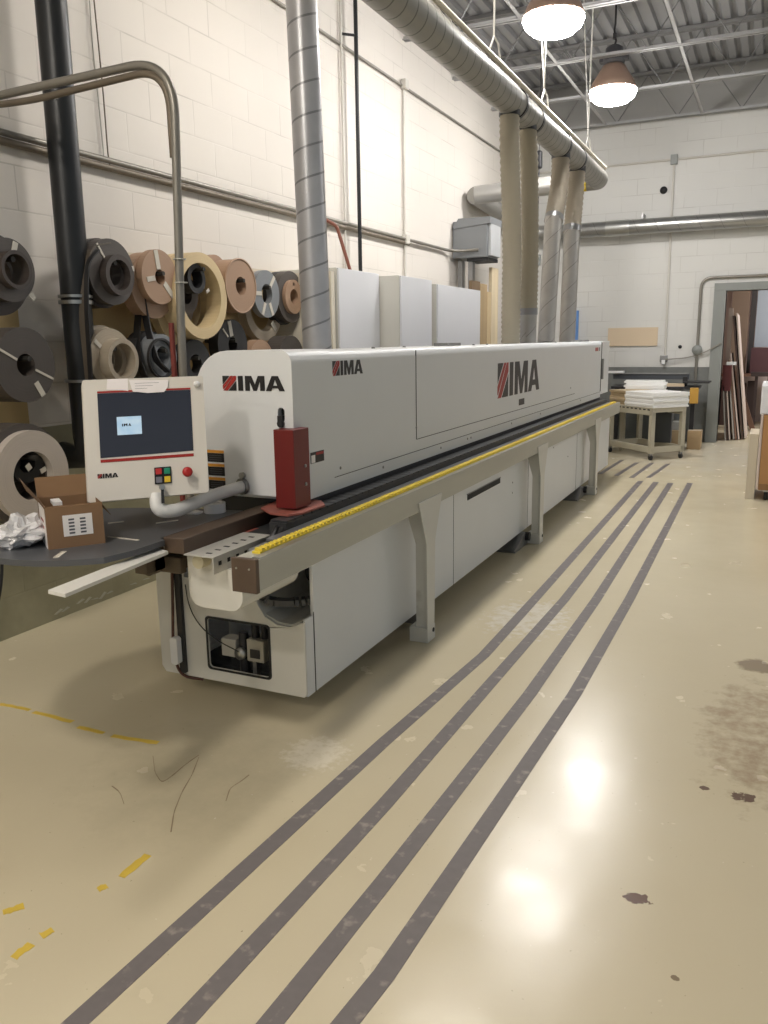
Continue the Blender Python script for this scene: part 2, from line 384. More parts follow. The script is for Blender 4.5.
# floor lines (recessed dark strips) and worn yellow tape
STRIPE = mat('dark_floor_strip', rgb(110, 104, 103), 0.6, var=0.14, scale=30, dirt=rgb(160, 152, 142), dirt_at=0.66)
YT = mat('yellow_floor_tape', rgb(214, 184, 74), 0.5, var=0.15, scale=10)
near = [[(75, 1024), (384, 742), (484, 655), (534, 600), (640.6, 481)], [(181, 1024), (384, 805), (489, 685), (564, 600), (656, 482)],
        [(270, 1024), (384, 882), (529, 695), (596, 600), (670.6, 483)], [(345, 1024), (384, 975), (574, 695), (629, 600), (690, 483)]]
far = [[(622, 460), (600, 474)], [(637, 462.6), (616, 475.6)], [(652, 463), (631.5, 477.7)], [(668, 464), (648.4, 477.7)]]
tn = 0
for grp, w in ((near, 0.062), (far, 0.055)):
    for pl in grp:
        pts = [atZ(x, y, 0) for x, y in pl]
        if grp is near: d = (pts[0]-pts[1]).normalized(); pts[0] = pts[0]+d*0.8
        L_, R_ = [], []
        for i, p in enumerate(pts):
            t = (pts[min(i+1, len(pts)-1)]-pts[max(i-1, 0)]).normalized(); nn = Vector((t.y, -t.x, 0))*w/2
            L_.append(p-nn); R_.append(p+nn)
        tn += 1
        struct(MB().prism([(p.x, p.y) for p in L_+R_[::-1]], 'z', 0.0, 0.0015).build('trim_%d' % tn, STRIPE))
def tape(pxs, w):
    global tn
    for a, b in pxs:
        p, q = atZ(*a), atZ(*b); t = (q-p).normalized(); nn = Vector((t.y, -t.x, 0))*w/2; loop = []
        k = 7
        for i in range(k): loop.append(p+(q-p)*i/(k-1)-nn*(0.55+0.45*random.random()))
        for i in range(k): loop.append(q+(p-q)*i/(k-1)+nn*(0.55+0.45*random.random()))
        tn += 1
        struct(MB().prism([(v.x, v.y) for v in loop], 'z', 0.0, 0.0012).build('trim_%d' % tn, YT))
tape([((0, 704), (30, 710)), ((34, 712), (72, 722)), ((78, 727), (104, 733)), ((112, 736), (158, 743))], 0.032)
tape([((121, 877), (148, 855)), ((98, 890), (107, 886)), ((13, 958), (31, 944)), ((41, 936), (53, 930)), ((3, 913), (24, 906))], 0.035)

CHK = mat('chalk_smear', rgb(178, 175, 160), .8, var=.15, scale=30)
for (ax_, ay_, bx_, by_) in ((54, 615, 59, 609), (61, 612, 66, 607), (76, 604, 81, 599), (84, 603, 88, 597), (90, 600, 96, 598), (99, 599, 103, 592), (106, 594, 110, 591), (129, 585, 134, 583), (142, 580, 147, 578)):
    a, b = atX(ax_, ay_, WX), atX(bx_, by_, WX); tn += 1; w_ = .022
    struct(MB().prism([(a.y, a.z), (a.y+w_, a.z-.004), (b.y+w_*1.4, b.z-.01), (b.y+w_*.5, b.z)], 'x', WX, WX+.002).build('trim_%d' % tn, CHK))
SCF = mat('scuff_mark', rgb(136, 118, 92), .6, var=.2)
for pl_ in ([(153, 756), (155, 773), (162, 783), (172, 776), (186, 764), (199, 755)], [(199, 757), (192, 775), (182, 792), (174, 812), (171, 832)], [(249, 775), (240, 782), (230, 788), (226, 801)], [(112, 786), (120, 792), (124, 804)]):
    pts = arc([atZ(x_, y_, 0.0) for x_, y_ in pl_], .03, 5); L_, R_ = [], []
    for i, p in enumerate(pts):
        t = (pts[min(i+1, len(pts)-1)]-pts[max(i-1, 0)]).normalized(); nn = Vector((t.y, -t.x, 0))*.0016*(0.4+random.random())
        L_.append(p-nn); R_.append(p+nn)
    tn += 1
    struct(MB().prism([(p.x, p.y) for p in L_+R_[::-1]], 'z', 0.0, 0.0008).build('trim_%d' % tn, SCF))
# ------------------------------------------------------------------ the edge banding machine
M_ = thing('edge_banding_machine', 'long off-white edge banding machine with rounded hood, big logo, red guard and yellow roller rail', 'machine', (-2.1, 6.5, 0))
XR = -1.73; YF = 2.865; YE = 10.15
# base body with side panel; interior left hollow at the front bay
base = MB().box(-2.50, XR-.021, 3.36, YE, 0.10, 0.70).box(-2.33, XR-.021, 3.36, YE, 0.70, 0.80)
base.box(XR-0.02, XR, 2.952, YE, 0.10, 0.79).box(-2.50, -2.48, 2.88, 3.35, 0.10, 0.72).box(-2.50, XR-.021, 2.88, 3.36, 0.10, 0.12)
base.build('base_cabinet', WHITEP, M_, bevel=0.004)
for y0_ in (2.944, 4.70, 6.45, 8.3): MB().box(XR-.001, XR+0.0012, y0_, y0_+0.004, 0.10, 0.47 if y0_ < 3 else 0.75).build('panel_seam', GAP, M_)
MB().box(-2.0, XR-0.021, 3.33, 3.349, 0.13, 0.79).box(-2.40, XR-0.03, 2.96, 3.34, 0.121, 0.14).build('inner_bay', mat('bay_dark', rgb(46, 48, 50), 0.6, var=0.1), M_)
# front end panel with its window
outline = [(-2.50, 0.10), (-1.742, 0.10), (XR, 0.115), (XR, 0.45), (-1.80, 0.418), (-1.87, 0.42), (-1.93, 0.45), (-1.965, 0.50), (-1.98, 0.565), (-2.36, 0.58), (-2.36, 0.66), (-2.51, 0.655), (-2.522, 0.64), (-2.522, 0.13)]
MB().prism(outline, 'y', YF, YF+0.012, holes=[rrect(-2.242, -1.915, 0.165, 0.402, 0.018)]).build('end_panel', WHITEP2, M_, bevel=0.003)
MB().box(XR-0.014, XR, YF+0.013, 2.943, 0.10, 0.455).build('end_cover_side', WHITEP, M_, bevel=0.003)
wn = MB().prism(rrect(-2.252, -1.905, 0.155, 0.412, 0.02), 'y', YF-0.003, YF+0.0, holes=[rrect(-2.242, -1.915, 0.165, 0.402, 0.018)]).build('window_gasket', BLACK, M_)
# pneumatics inside the window
pn = MB().box(-2.205, -2.125, 2.91, 2.98, 0.21, 0.295).build('air_filter_unit', mat('pale_plastic', rgb(190, 186, 176), .5), M_, bevel=0.004)
MB().lathe([(0.0, 0), (0.028, 0), (0.028, 0.02), (0.018, 0.024), (0, 0.024)], 'y', (-2.10, 2.90, 0.235), 20, closed=False).build('gauge', STEEL, pn)
MB().tube([(-2.10, 2.94, 0.14), (-2.10, 2.94, 0.33)], 0.022).build('filter_bowl', DKMETAL, pn)
vb = MB().box(-2.065, -1.975, 2.91, 3.0, 0.205, 0.31).build('valve_block', mat('pale_plastic2', rgb(170, 165, 150), .5, var=.1), M_, bevel=0.004)
MB().box(-2.045, -1.995, 2.905, 2.91, 0.225, 0.265).build('valve_plate', DKMETAL, vb)
MB().tube([(-2.04, 2.95, 0.31), (-2.04, 2.95, 0.38)], 0.018).tube([(-1.99, 2.95, 0.31), (-1.99, 2.95, 0.37)], 0.016).build('fitting', BLACK, vb)
MB().box(-2.05, -2.03, 2.93, 2.96, 0.12, 0.205).build('mount_post', STEEL, M_)
MB().tube(arc([(-2.345, 2.855, 0.55), (-2.33, 2.85, 0.45), (-2.28, 2.855, 0.36), (-2.2, 2.88, 0.29), (-2.10, 2.895, 0.25)], 0.1), 0.0025, 6).build('air_hose', BLACK, M_)
# left post recess, brown cable and its inline switch
MB().box(-2.40, -2.37, YF-0.02, YF, 0.12, 0.66).build('cable_channel', DKMETAL, M_)
MB().tube(arc([(-2.39, YF-0.03, 0.80), (-2.405, YF-0.03, 0.50), (-2.425, YF-0.03, 0.22), (-2.40, YF-0.02, 0.10), (-2.30, YF+0.02, 0.085)], 0.08), 0.007, 8).build('power_cable', mat('brown_cable', rgb(82, 50, 38), .5), M_)
MB().prism(rrect(-2.42, -2.38, 0.17, 0.30, 0.014), 'y', YF-0.055, YF-0.022).build('cable_switch', WHITE, M_, bevel=0.003)
# left rear bracket with knob
br_ = MB().box(-2.34, -2.12, 2.56, 2.60, 0.70, 0.77).box(-2.30, -2.16, 2.60, 2.95, 0.70, 0.74).build('tray_bracket', mat('brown_bracket', rgb(104, 92, 78), .5, .2, var=.15), M_, bevel=0.006)
MB().tube([(-2.24, 2.50, 0.725), (-2.24, 2.56, 0.725)], 0.028, 16).build('clamp_knob', mat('brown_bracket', rgb(104, 92, 78)), br_)
# rounded shell below the infeed
MB().prism([(-1.745, .785), (-1.815, .785), (-1.815, .842), (-1.995, .842)]+rrect(-1.995, -1.745, 0.618, 0.842, 0.06)[14:28], 'y', 2.45, 2.86).build('rail_housing', WHITEP2, M_, bevel=0.003)
tr = [(-1.735, 0.645)]
loop = [(-1.99, 0.60), (-1.975, 0.51), (-1.938, 0.456), (-1.87, 0.427), (-1.80, 0.425), (-1.752, 0.445)]
outer = [(p[0], p[1]-0.012) for p in loop]
MB().prism(loop+outer[::-1], 'y', 2.88, 3.3).build('chain_trough', WHITEP2, M_)
MB().prism([(-1.728, 0.68), (-1.64, 0.735), (-1.64, 0.743), (-1.728, 0.688)], 'y', 2.62, 2.98).build('rail_gusset', WHITEP, M_)
# cable chain in the hollow: linked black segments
cch = MB()
cpath = arc([atY(272, 581, 2.78), atY(262, 590, 2.88), atY(264, 600, 2.91), atY(285, 603, 2.93), atY(313, 600, 2.99)], 0.04, 6)
for i in range(len(cpath)-1):
    a, b = cpath[i], cpath[i+1]; m = int(max(1, (b-a).length/0.022))
    t = (b-a).normalized(); sx_ = t.cross(Vector((0, 0, 1))).normalized(); uz = sx_.cross(t)
    q = Matrix(((sx_.x, t.x, uz.x, 0), (sx_.y, t.y, uz.y, 0), (sx_.z, t.z, uz.z, 0), (0, 0, 0, 1)))
    for k in range(m):
        cch.box(-0.024, 0.024, -0.008, 0.008, -0.014, 0.014, M=Matrix.Translation(a+(b-a)*(k+0.5)/m) @ q)
cch.build('cable_chain', mat('chain_grey', rgb(84, 84, 84), .5), M_)
# support rail (beam) with end cap, metal lip and yellow roller strip
MB().box(-1.70, -1.60, 2.352, 10.05, 0.75, 0.868).build('support_rail', ALU, M_, bevel=0.003)
cap = MB().box(-1.703, -1.597, 2.33, 2.352, 0.745, 0.872).build('rail_end_cap', BROWNB, M_, bevel=0.003)
MB().tube([(-1.68, 2.327, 0.835), (-1.68, 2.333, 0.835)], 0.004, 8).tube([(-1.625, 2.327, 0.835), (-1.625, 2.333, 0.835)], 0.004, 8).build('cap_screw', STEEL, cap)
MB().box(-1.632, -1.60, 2.36, 10.05, 0.868, 0.872).build('rail_lip', STEEL, M_)
rs = MB().box(-1.672, -1.636, 2.42, 9.98, 0.868, 0.876)
y = 2.435
while y < 9.97:
    rs.box(-1.670, -1.638, y, y+0.018, 0.876, 0.885); y += 0.031
rs.build('roller_strip', YEL, M_)
MB().box(-1.742, -1.676, 2.62, 9.98, 0.862, 0.872).build('table_plate', mat('grey_table_plate', rgb(120, 122, 126), .3, .5, var=.1), M_)
MB().prism([(-1.742, 2.62), (-1.742, 2.50), (-1.70, 2.44), (-1.676, 2.44), (-1.676, 2.62)], 'z', 0.852, 0.86).build('table_plate_tip', mat('grey_table_plate', rgb(120, 122, 126)), M_)
# transport chain pads
tk = MB().box(-1.829, -1.748, 2.78, 10.05, 0.80, 0.897)
y = 2.79
while y < 10.0:
    tk.box(-1.827, -1.750, y, y+0.062, 0.897, 0.906); y += 0.070
tk.build('transport_chain', mat('chain_pads', rgb(50, 51, 54), .45, .2, var=.15), M_, bevel=0.0)
MB().tube(arc([(-1.77, 2.79, 0.87), (-1.78, 2.73, 0.83), (-1.80, 2.66, 0.82), (-1.76, 2.62, 0.80)], 0.04), 0.018, 8).tube(arc([(-1.80, 2.80, 0.88), (-1.775, 2.72, 0.86), (-1.745, 2.64, 0.845)], 0.04), 0.012, 8).build('black_hose', BLACK, M_)
MB().box(-1.96, -1.85, 3.09, 10.1, 0.80, 0.955).build('chain_housing', mat('bay_dark', rgb(46, 48, 50)), M_)
MB().box(-2.30, -1.96, 3.10, 10.1, 0.80, 0.965).build('tool_bed', DKMETAL, M_)
# infeed fence and the perforated ledge
MB().box(-2.045, -1.95, 2.38, 3.35, 0.845, 0.905).build('infeed_fence', BROWNB, M_, bevel=0.003)
MB().box(-2.045, -1.83, 2.76, 3.06, 0.80, 0.845).build('infeed_bed', mat('bay_dark', rgb(46, 48, 50)), M_)
led = MB().box(-1.945, -1.81, 2.37, 2.76, 0.846, 0.85).box(-1.814, -1.81, 2.37, 2.74, 0.785, 0.846).build('perforated_ledge', mat('ledge_grey', rgb(206, 204, 198), .4, .3, var=.08), M_)
hl = MB()
for k in range(6):
    yy = 2.40+k*0.056
    hl.box(-1.8095, -1.8085, yy, yy+0.018, 0.812, 0.828); hl.box(-1.875, -1.850, yy+0.01, yy+0.022, 0.8502, 0.8512)
hl.build('ledge_hole', GAP, led)
MB().tube([(-1.905, 2.40, 0.815), (-1.905, 2.46, 0.815)], 0.026, 14).build('rail_roller', mat('cream_plastic', rgb(196, 188, 160), .5), M_)
MB().box(-1.96, -1.935, 2.44, 2.86, 0.842, 0.846).build('red_paint_edge', mat('pink_edge', rgb(170, 90, 80), .6, var=.2), M_)
# hood
def hood_profile(x0, x1, z0, z1, r, seg=8, both=True):
    p = [(x0, z0), (x1, z0)]
    for k in range(seg+1): a = math.radians(90*k/seg); p.append((x1-r+r*math.cos(a), z1-r+r*math.sin(a)))
    if both:
        rl = r*3.2
        for k in range(seg+1): a = math.radians(90+90*k/seg); p.append((x0+rl+rl*math.cos(a), z1-rl+rl*math.sin(a)))
    else: p.append((x0, z1))
    return p
HX0, HX1, HZ = -2.33, -1.833, 1.588
hood = MB().prism(hood_profile(HX0+0.004, HX1, 0.930, HZ-0.004, 0.05), 'y', 3.08, 10.02)
hood.build('hood', WHITEP, M_, bevel=0.0)
he = MB().prism([(HX0, 0.958), (HX1-0.03, 0.958), (HX1-0.03, 1.245), (HX1+0.004, 1.245)]+hood_profile(HX0, HX1+0.004, 0.958, HZ+0.002, 0.055)[2:], 'y', 3.0, 3.36, holes=[rrect(-1.905, -1.872, 1.285, 1.348, 0.016)])
hco = he.build('hood_end_cover', WHITEP, M_, bevel=0.006)
MB().box(-1.91, -1.868, 3.03, 3.05, 1.27, 1.36).build('slot_backing', GAP, hco)
MB().tube([(-1.889, 3.025, 1.28), (-1.889, 2.99, 1.28)], 0.017, 14).box(-1.90, -1.878, 2.985, 3.03, 1.27, 1.315).build('adjusting_bolt', DKMETAL, hco)
MB().box(HX0+0.03, HX1-0.02, 10.02, 10.06, 0.95, HZ-0.01).box(HX0, HX1-0.005, 10.06, 10.55, 0.96, HZ-0.004).build('outfeed_cover', WHITEP, M_, bevel=0.004)
MB().box(HX1-0.001, HX1+0.0025, 10.0, 10.03, 1.0, HZ-0.02).build('cover_gap', GAP, M_)
MB().box(HX1, HX1+0.02, 10.04, 10.09, 1.14, 1.38).build('door_handle', GREYM, M_, bevel=0.003)
# hood door seams and screws
sm = MB().box(HX1-0.001, HX1+0.002, 4.354, 4.360, 1.064, HZ-0.02).box(HX1-0.001, HX1+0.0015, 4.36, 8.6, 1.060, 1.0635)
sm.box(HX1-0.001, HX1+0.0015, 3.36, 10.0, 0.992, 0.995)
sm.build('hood_seam', GAP, M_)
sc_ = MB()
for yy, zz in ((3.42, 1.03), (3.9, 0.965), (4.75, 0.965), (5.25, 0.965), (5.32, 0.965), (6.3, 0.97), (7.2, 0.97), (8.4, 1.13), (8.9, 0.97), (4.357, 1.13)):
    sc_.lathe([(0.0, 0.003), (0.007, 0.003), (0.008, 0), (0, 0)], 'x', (HX1, yy, zz), 10, closed=False)
for yy, zz in ((4.36, 0.62), (4.36, 0.50), (6.0, 0.55), (6.0, 0.47), (6.9, 0.55), (6.9, 0.63), (7.3, 0.66), (7.9, 0.5)):
    sc_.lathe([(0.0, 0.003), (0.006, 0.003), (0.007, 0), (0, 0)], 'x', (XR, yy, zz), 10, closed=False)
sc_.build('panel_screw', GREYM, M_)
tc_ = MB()
for yy in (3.9, 4.3, 5.0, 5.5, 5.8, 7.9, 9.0): tc_.lathe([(0.0, 0.008), (0.009, 0.006), (0.01, 0), (0, 0)], 'z', (-1.88, yy, HZ-0.003), 10, closed=False)
tc_.build('hood_top_screw', GREYM, M_)
for q_ in ((5.05, 5.3), (9.2, 9.6)): MB().box(-2.0, -1.9, q_[0], q_[1], HZ-0.003, HZ+0.016).build('hood_vent', GREYM, M_, bevel=0.004)
MB().box(XR, XR+0.004, 4.96, 5.67, 0.60, 0.635).build('vent_slot', GAP, M_)
MB().box(XR, XR+0.006, 4.95, 5.68, 0.638, 0.642).build('slot_lip', GREYM, M_)
# logos: emblem (black square with red diagonal) and three letters
def logo(name, O, U, W, N_, parent, h, w, thick=0.0012):
    """O lower-left corner, U along, W up, N_ outward"""
    O, U, W, N_ = Vector(O), Vector(U).normalized(), Vector(W).normalized(), Vector(N_).normalized()
    Mx = Matrix(((U.x*w, W.x*h, N_.x, O.x), (U.y*w, W.y*h, N_.y, O.y), (U.z*w, W.z*h, N_.z, O.z), (0, 0, 0, 1)))
    k = MB(Mx); t = thick
    k.prism([(0, .42), (0, 1), (.118, 1)], 'z', 0.0003, t)                      # upper-left wedge
    k.prism([(.09, 0), (.225, 0), (.225, .66)], 'z', 0.0003, t)                # lower-right wedge
    k.prism([(.255, 0), (.335, 0), (.335, 1), (.255, 1)], 'z', 0.0003, t)
    k.prism([(.37, 0), (.445, 0), (.445, .62), (.50, 0), (.555, 0), (.61, .62), (.61, 0), (.685, 0), (.685, 1), (.58, 1), (.5275, .42), (.475, 1), (.37, 1)], 'z', 0.0003, t)
    k.prism([(.70, 0), (.785, 0), (.805, .18), (.895, .18), (.915, 0), (1, 0), (.90, 1), (.80, 1)], 'z', 0.0003, t, holes=[[(.818, .36), (.882, .36), (.85, .76)]])
    lo = k.build(name, LOGOB, parent, label='black logo lettering reading IMA')
    r = MB(Mx)
    r.prism([(0, .10), (0, .34), (.135, 1), (.18, 1), (.012, .10)], 'z', 0.0003, t)
    r.prism([(.0, 0), (.075, 0), (.225, .74), (.225, 1), (.19, 1), (.015, .04)], 'z', 0.0003, t)
    r.build('logo_stripe', LOGOR, lo, label='red diagonal stripes of the logo')
    return lo
logo('logo', (-2.182, 2.9985, 1.418), (1, 0, 0), (0, 0, 1), (0, -1, 0), M_, 0.064, 0.318)
logo('logo', (HX1, 3.366, 1.466), (0, 1, 0), (0, 0, 1), (1, 0, 0), M_, 0.068, 0.312)
logo('logo', (HX1, 5.915, 1.19), (0, 1, 0), (0, 0, 1), (1, 0, 0), M_, 0.258, 1.22)
MB().box(HX1, HX1+0.0015, 9.62, 9.80, 1.475, 1.515).build('model_badge', mat('badge_red', rgb(170, 80, 74), .5), M_, label='small faded red badge')
MB().box(HX1, HX1+0.0015, 9.84, 9.90, 1.475, 1.515).build('model_badge', mat('badge_grey', rgb(120, 120, 122), .5), M_, label='small grey badge')
MB().box(HX1, HX1+0.0015, 6.50, 6.66, 1.095, 1.145).build('sticker', LOGOB, M_)
# warning labels on the end cover and beside the guard
for k, zz in enumerate((1.097, 1.035, 0.973)):
    wl = MB().box(-2.288, -2.198, 2.9985, 3.0, zz, zz+0.040).build('warning_label', LOGOB, M_, label='black warning label with orange header')
    MB().box(-2.288, -2.198, 2.9983, 3.0, zz+0.041, zz+0.054).build('label_header', ORANGE, wl, label='orange header strip')
    tx = MB()
    for q in range(3): tx.box(-2.278, -2.210, 2.9978, 2.9985, zz+0.009+q*0.010, zz+0.011+q*0.010)
    tx.build('label_text', INK, wl)
wl = MB().box(HX1, HX1+0.0015, 3.14, 3.262, 1.088, 1.138).build('warning_label', LOGOB, M_, label='black and white warning label beside the red guard')
MB().box(HX1+0.0015, HX1+0.002, 3.145, 3.18, 1.09, 1.125).build('label_pictogram', PAPER, wl)
MB().box(HX1+0.0015, HX1+0.002, 3.19, 3.258, 1.122, 1.134).build('label_header', LOGOR, wl)
# red guard
rg = MB().box(-1.888, -1.79, 2.93, 3.06, 0.925, 1.262).build('red_guard', REDP, M_, label='red sheet-metal guard', bevel=0.003)
MB().lathe([(0, .004), (.007, .004), (.008, 0), (0, 0)], 'x', (-1.79, 3.02, 1.10), 10, closed=False).lathe([(0, .004), (.007, .004), (.008, 0), (0, 0)], 'x', (-1.79, 3.02, 1.02), 10, closed=False).build('guard_screw', GREYM, rg)
pl = [atZ(x, y, 0.915) for x, y in ((261, 508), (270, 513), (288, 515), (302, 513), (325, 505), (322, 501), (300, 498), (280, 499))]
MB().prism([(p.x, p.y) for p in pl], 'z', 0.907, 0.917).build('guard_base_plate', REDDUST, M_, bevel=0.002)
p = atZ(281, 506, 0.917)
MB().tube([(p.x, p.y, 0.917), (p.x, p.y, 0.955)], 0.017, 12).build('hold_down_bolt', STEEL, M_)
MB().box(-1.90, -1.84, 2.97, 3.06, 0.893, 0.907).build('plate_spacer', DKMETAL, M_)
# legs under the rail: tapered plates on posts
for ly in (3.96, 6.36, 8.66):
    lg = MB().prism([(ly-0.14, 0.80), (ly+0.19, 0.80), (ly+0.085, 0.56), (ly+0.07, 0.0), (ly-0.03, 0.0), (ly-0.04, 0.56)], 'x', -1.5995, -1.593)
    lg.prism([(-1.725, 0.75), (-1.606, 0.75), (-1.606, 0.0), (-1.665, 0.0), (-1.665, 0.55)], 'y', ly-0.02, ly-0.014)
    lg.box(-1.665, -1.606, ly-0.014, ly+0.06, 0.06, 0.75)
    lo = lg.build('leg', WHITEP2, M_, bevel=0.002)
    MB().box(-1.70, -1.590, ly-0.035, ly+0.075, 0.0, 0.085).build('leg_foot', WHITEP2, lo, bevel=0.004)
    MB().lathe([(0, .004), (.012, .004), (.013, 0), (0, 0)], 'x', (-1.590, ly+0.045, 0.055), 12, closed=False).build('foot_bolt', DKMETAL, lo)
MB().box(-1.98, -1.86, 3.96, 4.16, 0.0, 0.10).build('machine_foot', mat('pinkish_block', rgb(170, 146, 138), .7, var=.1), M_)
MB().box(-2.4, -1.75, 4.14, 4.20, 0.02, 0.10).build('cross_member', GREYM, M_)
for fy in (6.25, 8.5):
    f_ = MB().prism([(fy-0.28, 0.0), (fy+0.16, 0.0), (fy+0.16, 0.02), (fy+0.05, 0.10), (fy-0.02, 0.10), (fy-0.28, 0.015)], 'x', -1.86, -1.69).build('machine_foot', GREYM, M_, bevel=0.003)
    MB().tube([(-1.695, fy+0.03, 0.07), (-1.66, fy+0.03, 0.07)], 0.035, 14).build('levelling_bolt', DKMETAL, f_)
for y0_ in (3.7, 9.5): MB().box(-2.4, -2.2, y0_, y0_+.12, 0, 0.099).build('rear_foot', GREYM, M_)

# console on its arm
A_, B_, C_, D_ = Vector((-2.367, 2.358, 1.493)), Vector((-2.056, 2.696, 1.495)), Vector((-2.004, 2.616, 1.041)), Vector((-2.308, 2.280, 1.037))
U_ = ((B_-A_)+(C_-D_))/2; W_ = ((A_-D_)+(B_-C_))/2; N2 = W_.cross(U_).normalized()*-1.0
if N2.dot(CAMP-A_) < 0: N2 = -N2
CM = Matrix(((U_.x, W_.x, N2.x, D_.x), (U_.y, W_.y, N2.y, D_.y), (U_.z, W_.z, N2.z, D_.z), (0, 0, 0, 1)))
def cm(): return MB(CM)
con = cm().prism(rrect(0, 1, 0, 1, 0.02), 'z', -0.10, 0.0).build('control_console', mat('console_paint', rgb(224, 219, 210), .4, var=.02), M_, label='off-white operator console with dark screen', bevel=0.004)
SCREEN = mat('dark_screen', rgb(52, 56, 68), 0.18, emit=0.0)
scn = cm().prism([(.115, .355), (.885, .365), (.885, .885), (.115, .885)], 'z', 0.0, 0.0015).build('screen', SCREEN, con)
for q_ in ((.888, .903), (.318, .342)): cm().box(.115, .885, q_[0], q_[1], 0, .0018).build('red_strip', LOGOR, con)
m, nt, b = new_mat('lit_window')
b.inputs['Base Color'].default_value = rgb(20, 20, 20)
tcn = nt.nodes.new('ShaderNodeTexCoord'); nzn = nt.nodes.new('ShaderNodeTexNoise'); nzn.inputs['Scale'].default_value = 25
nt.links.new(tcn.outputs['Object'], nzn.inputs['Vector'])
mxn = nt.nodes.new('ShaderNodeMix'); mxn.data_type = 'RGBA'; mxn.inputs['A'].default_value = rgb(150, 200, 235); mxn.inputs['B'].default_value = rgb(235, 250, 255)
nt.links.new(nzn.outputs['Fac'], mxn.inputs['Factor']); nt.links.new(mxn.outputs['Result'], b.inputs['Emission Color']); b.inputs['Emission Strength'].default_value = 0.75
win = cm().box(.26, .46, .535, .685, .0015, .0022).build('screen_window', m, con, label='small lit pale-blue window on the screen')
lw = MB(CM @ Matrix(((0.075, 0, 0, .30), (0, .022, 0, .605), (0, 0, 1, .0022), (0, 0, 0, 1))))
for L2 in ([(0, 0), (.12, 0), (.12, 1), (0, 1)], [(.2, 0), (.3, 0), (.4, .6), (.5, 0), (.6, 0), (.6, 1), (.45, 1), (.4, .7), (.35, 1), (.2, 1)], [(.68, 0), (.8, 0), (.84, .5), (.88, 0), (1, 0), (.88, 1), (.8, 1)]):
    lw.prism(L2, 'z', 0.0001, 0.0006)
lw.build('window_lettering', LOGOB, con, label='tiny dark IMA lettering')
o1 = D_ + U_*0.085 + W_*0.19 + N2*0.0
logo('console_logo', o1, U_, W_, N2, con, 0.017, 0.075, 0.0018)
cm().box(.545, .685, .105, .245, 0, .006).build('button_block', LOGOB, con, bevel=0.001)
for (s, t_, cn, cc) in ((.58, .21, 'red', rgb(190, 50, 50)), (.65, .21, 'green', rgb(40, 140, 110)), (.58, .14, 'grey', rgb(120, 120, 130)), (.65, .14, 'yellow', rgb(225, 190, 50))):
    cm().box(s-.025, s+.025, t_-.025, t_+.025, .006, .011).build('button', mat('btn_'+cn, cc, .4), con, label=cn+' push button', bevel=0.001)
es = D_+U_*.815+W_*.185
q = N2.to_track_quat('Z', 'Y').to_matrix().to_4x4()
EM = Matrix.Translation(es) @ q
MB(EM).lathe([(0, .045), (.012, .044), (.019, .038), (.02, .028), (.012, .022), (.012, 0), (0, 0)], 'z', n=24, closed=False).build('stop_button', mat('stop_red', rgb(172, 36, 34), .35), con, label='red mushroom stop button')
kn = D_+U_*.94+W_*.93
MB(Matrix.Translation(kn) @ q).lathe([(0, .02), (.008, .019), (.012, .012), (.013, 0), (0, 0)], 'z', n=16, closed=False).build('cap_plug', WHITE, con)
k1 = D_+U_*.60+W_*.075
MB(Matrix.Translation(k1) @ q).tube([(0, 0, 0), (0, 0, .03)], 0.010, 14).build('key_switch', STEEL, con)
MB(CM).box(.588, .612, -.06, .06, .018, .024).build('hanging_key', DKMETAL, con)
ppr = mat('taped_note', rgb(246, 240, 240), .8, var=.04, scale=30)
tag_ = lambda o, l: o
tg = cm().prism([(.20, 1.0), (.365, 1.0), (.365, .895), (.345, .90), (.19, .915)], 'z', .0015, .0028).build('paper_note', ppr, con, label='small paper note taped over the console top')
t2 = cm().prism([(.375, .985), (.70, .975), (.695, .92), (.66, .875), (.52, .872), (.40, .89)], 'z', .003, .0045).build('paper_note', ppr, con, label='wide paper note with handwriting taped over the console top')
hw = MB(CM)
for q_ in range(3):
    hw.box(.42, .42+.2-.05*q_, .955-.022*q_, .957-.022*q_, .0045, .0049)
hw.build('handwriting', INK, t2)
# arm
armp = arc([(-2.10, 3.0, 0.995), (-2.11, 2.80, 0.99), (-2.095, 2.52, 0.975), (-2.13, 2.455, 0.985), (-2.15, 2.48, 1.045)], 0.05, 6)
MB().tube(armp, 0.027, 16).build('console_arm', mat('arm_paint', rgb(226, 226, 224), .35), M_)
MB().tube([(-2.105, 2.985, 0.995), (-2.10, 3.002, 0.995)], 0.037, 18).build('arm_collar', GREYM, M_)
MB().tube([(-2.10, 2.985, 1.045), (-2.10, 3.0, 1.045)], 0.014, 12).build('arm_pivot_bolt', STEEL, M_)

# ------------------------------------------------------------------ big spiral duct behind the hood
DUCT = spiral_mat('galvanised_spiral', rgb(188, 188, 191), 0.40, 0.36, 0.165, 0.5, 'Z', 0.05, slope=1.0)
MB().tube([(0, 0, -1.2), (0, 0, 2.6)], 0.108, 28)
d0, d1 = Vector((-2.52, 4.47, 0.8)), Vector((-2.52, 4.32, ZC-0.05))
zz = (d1-d0).normalized(); qq = zz.to_track_quat('Z', 'Y').to_matrix().to_4x4()
def straight(name, a, b, r, material, parent=None, n=28, extra=None):
    """tube whose own Z axis runs along it, so the seam texture follows it"""
    a, b = Vector(a), Vector(b); L = (b-a).length
    o = MB().tube([(0, 0, 0), (0, 0, L)], r, n).build(name, material)
    Mx = Matrix.Translation(a) @ (b-a).normalized().to_track_quat('Z', 'Y').to_matrix().to_4x4()
    if parent is None: o.matrix_world = Mx
    else: o.parent = parent; o.matrix_basis = Matrix.Translation(-world_loc(parent)) @ Mx
    return o
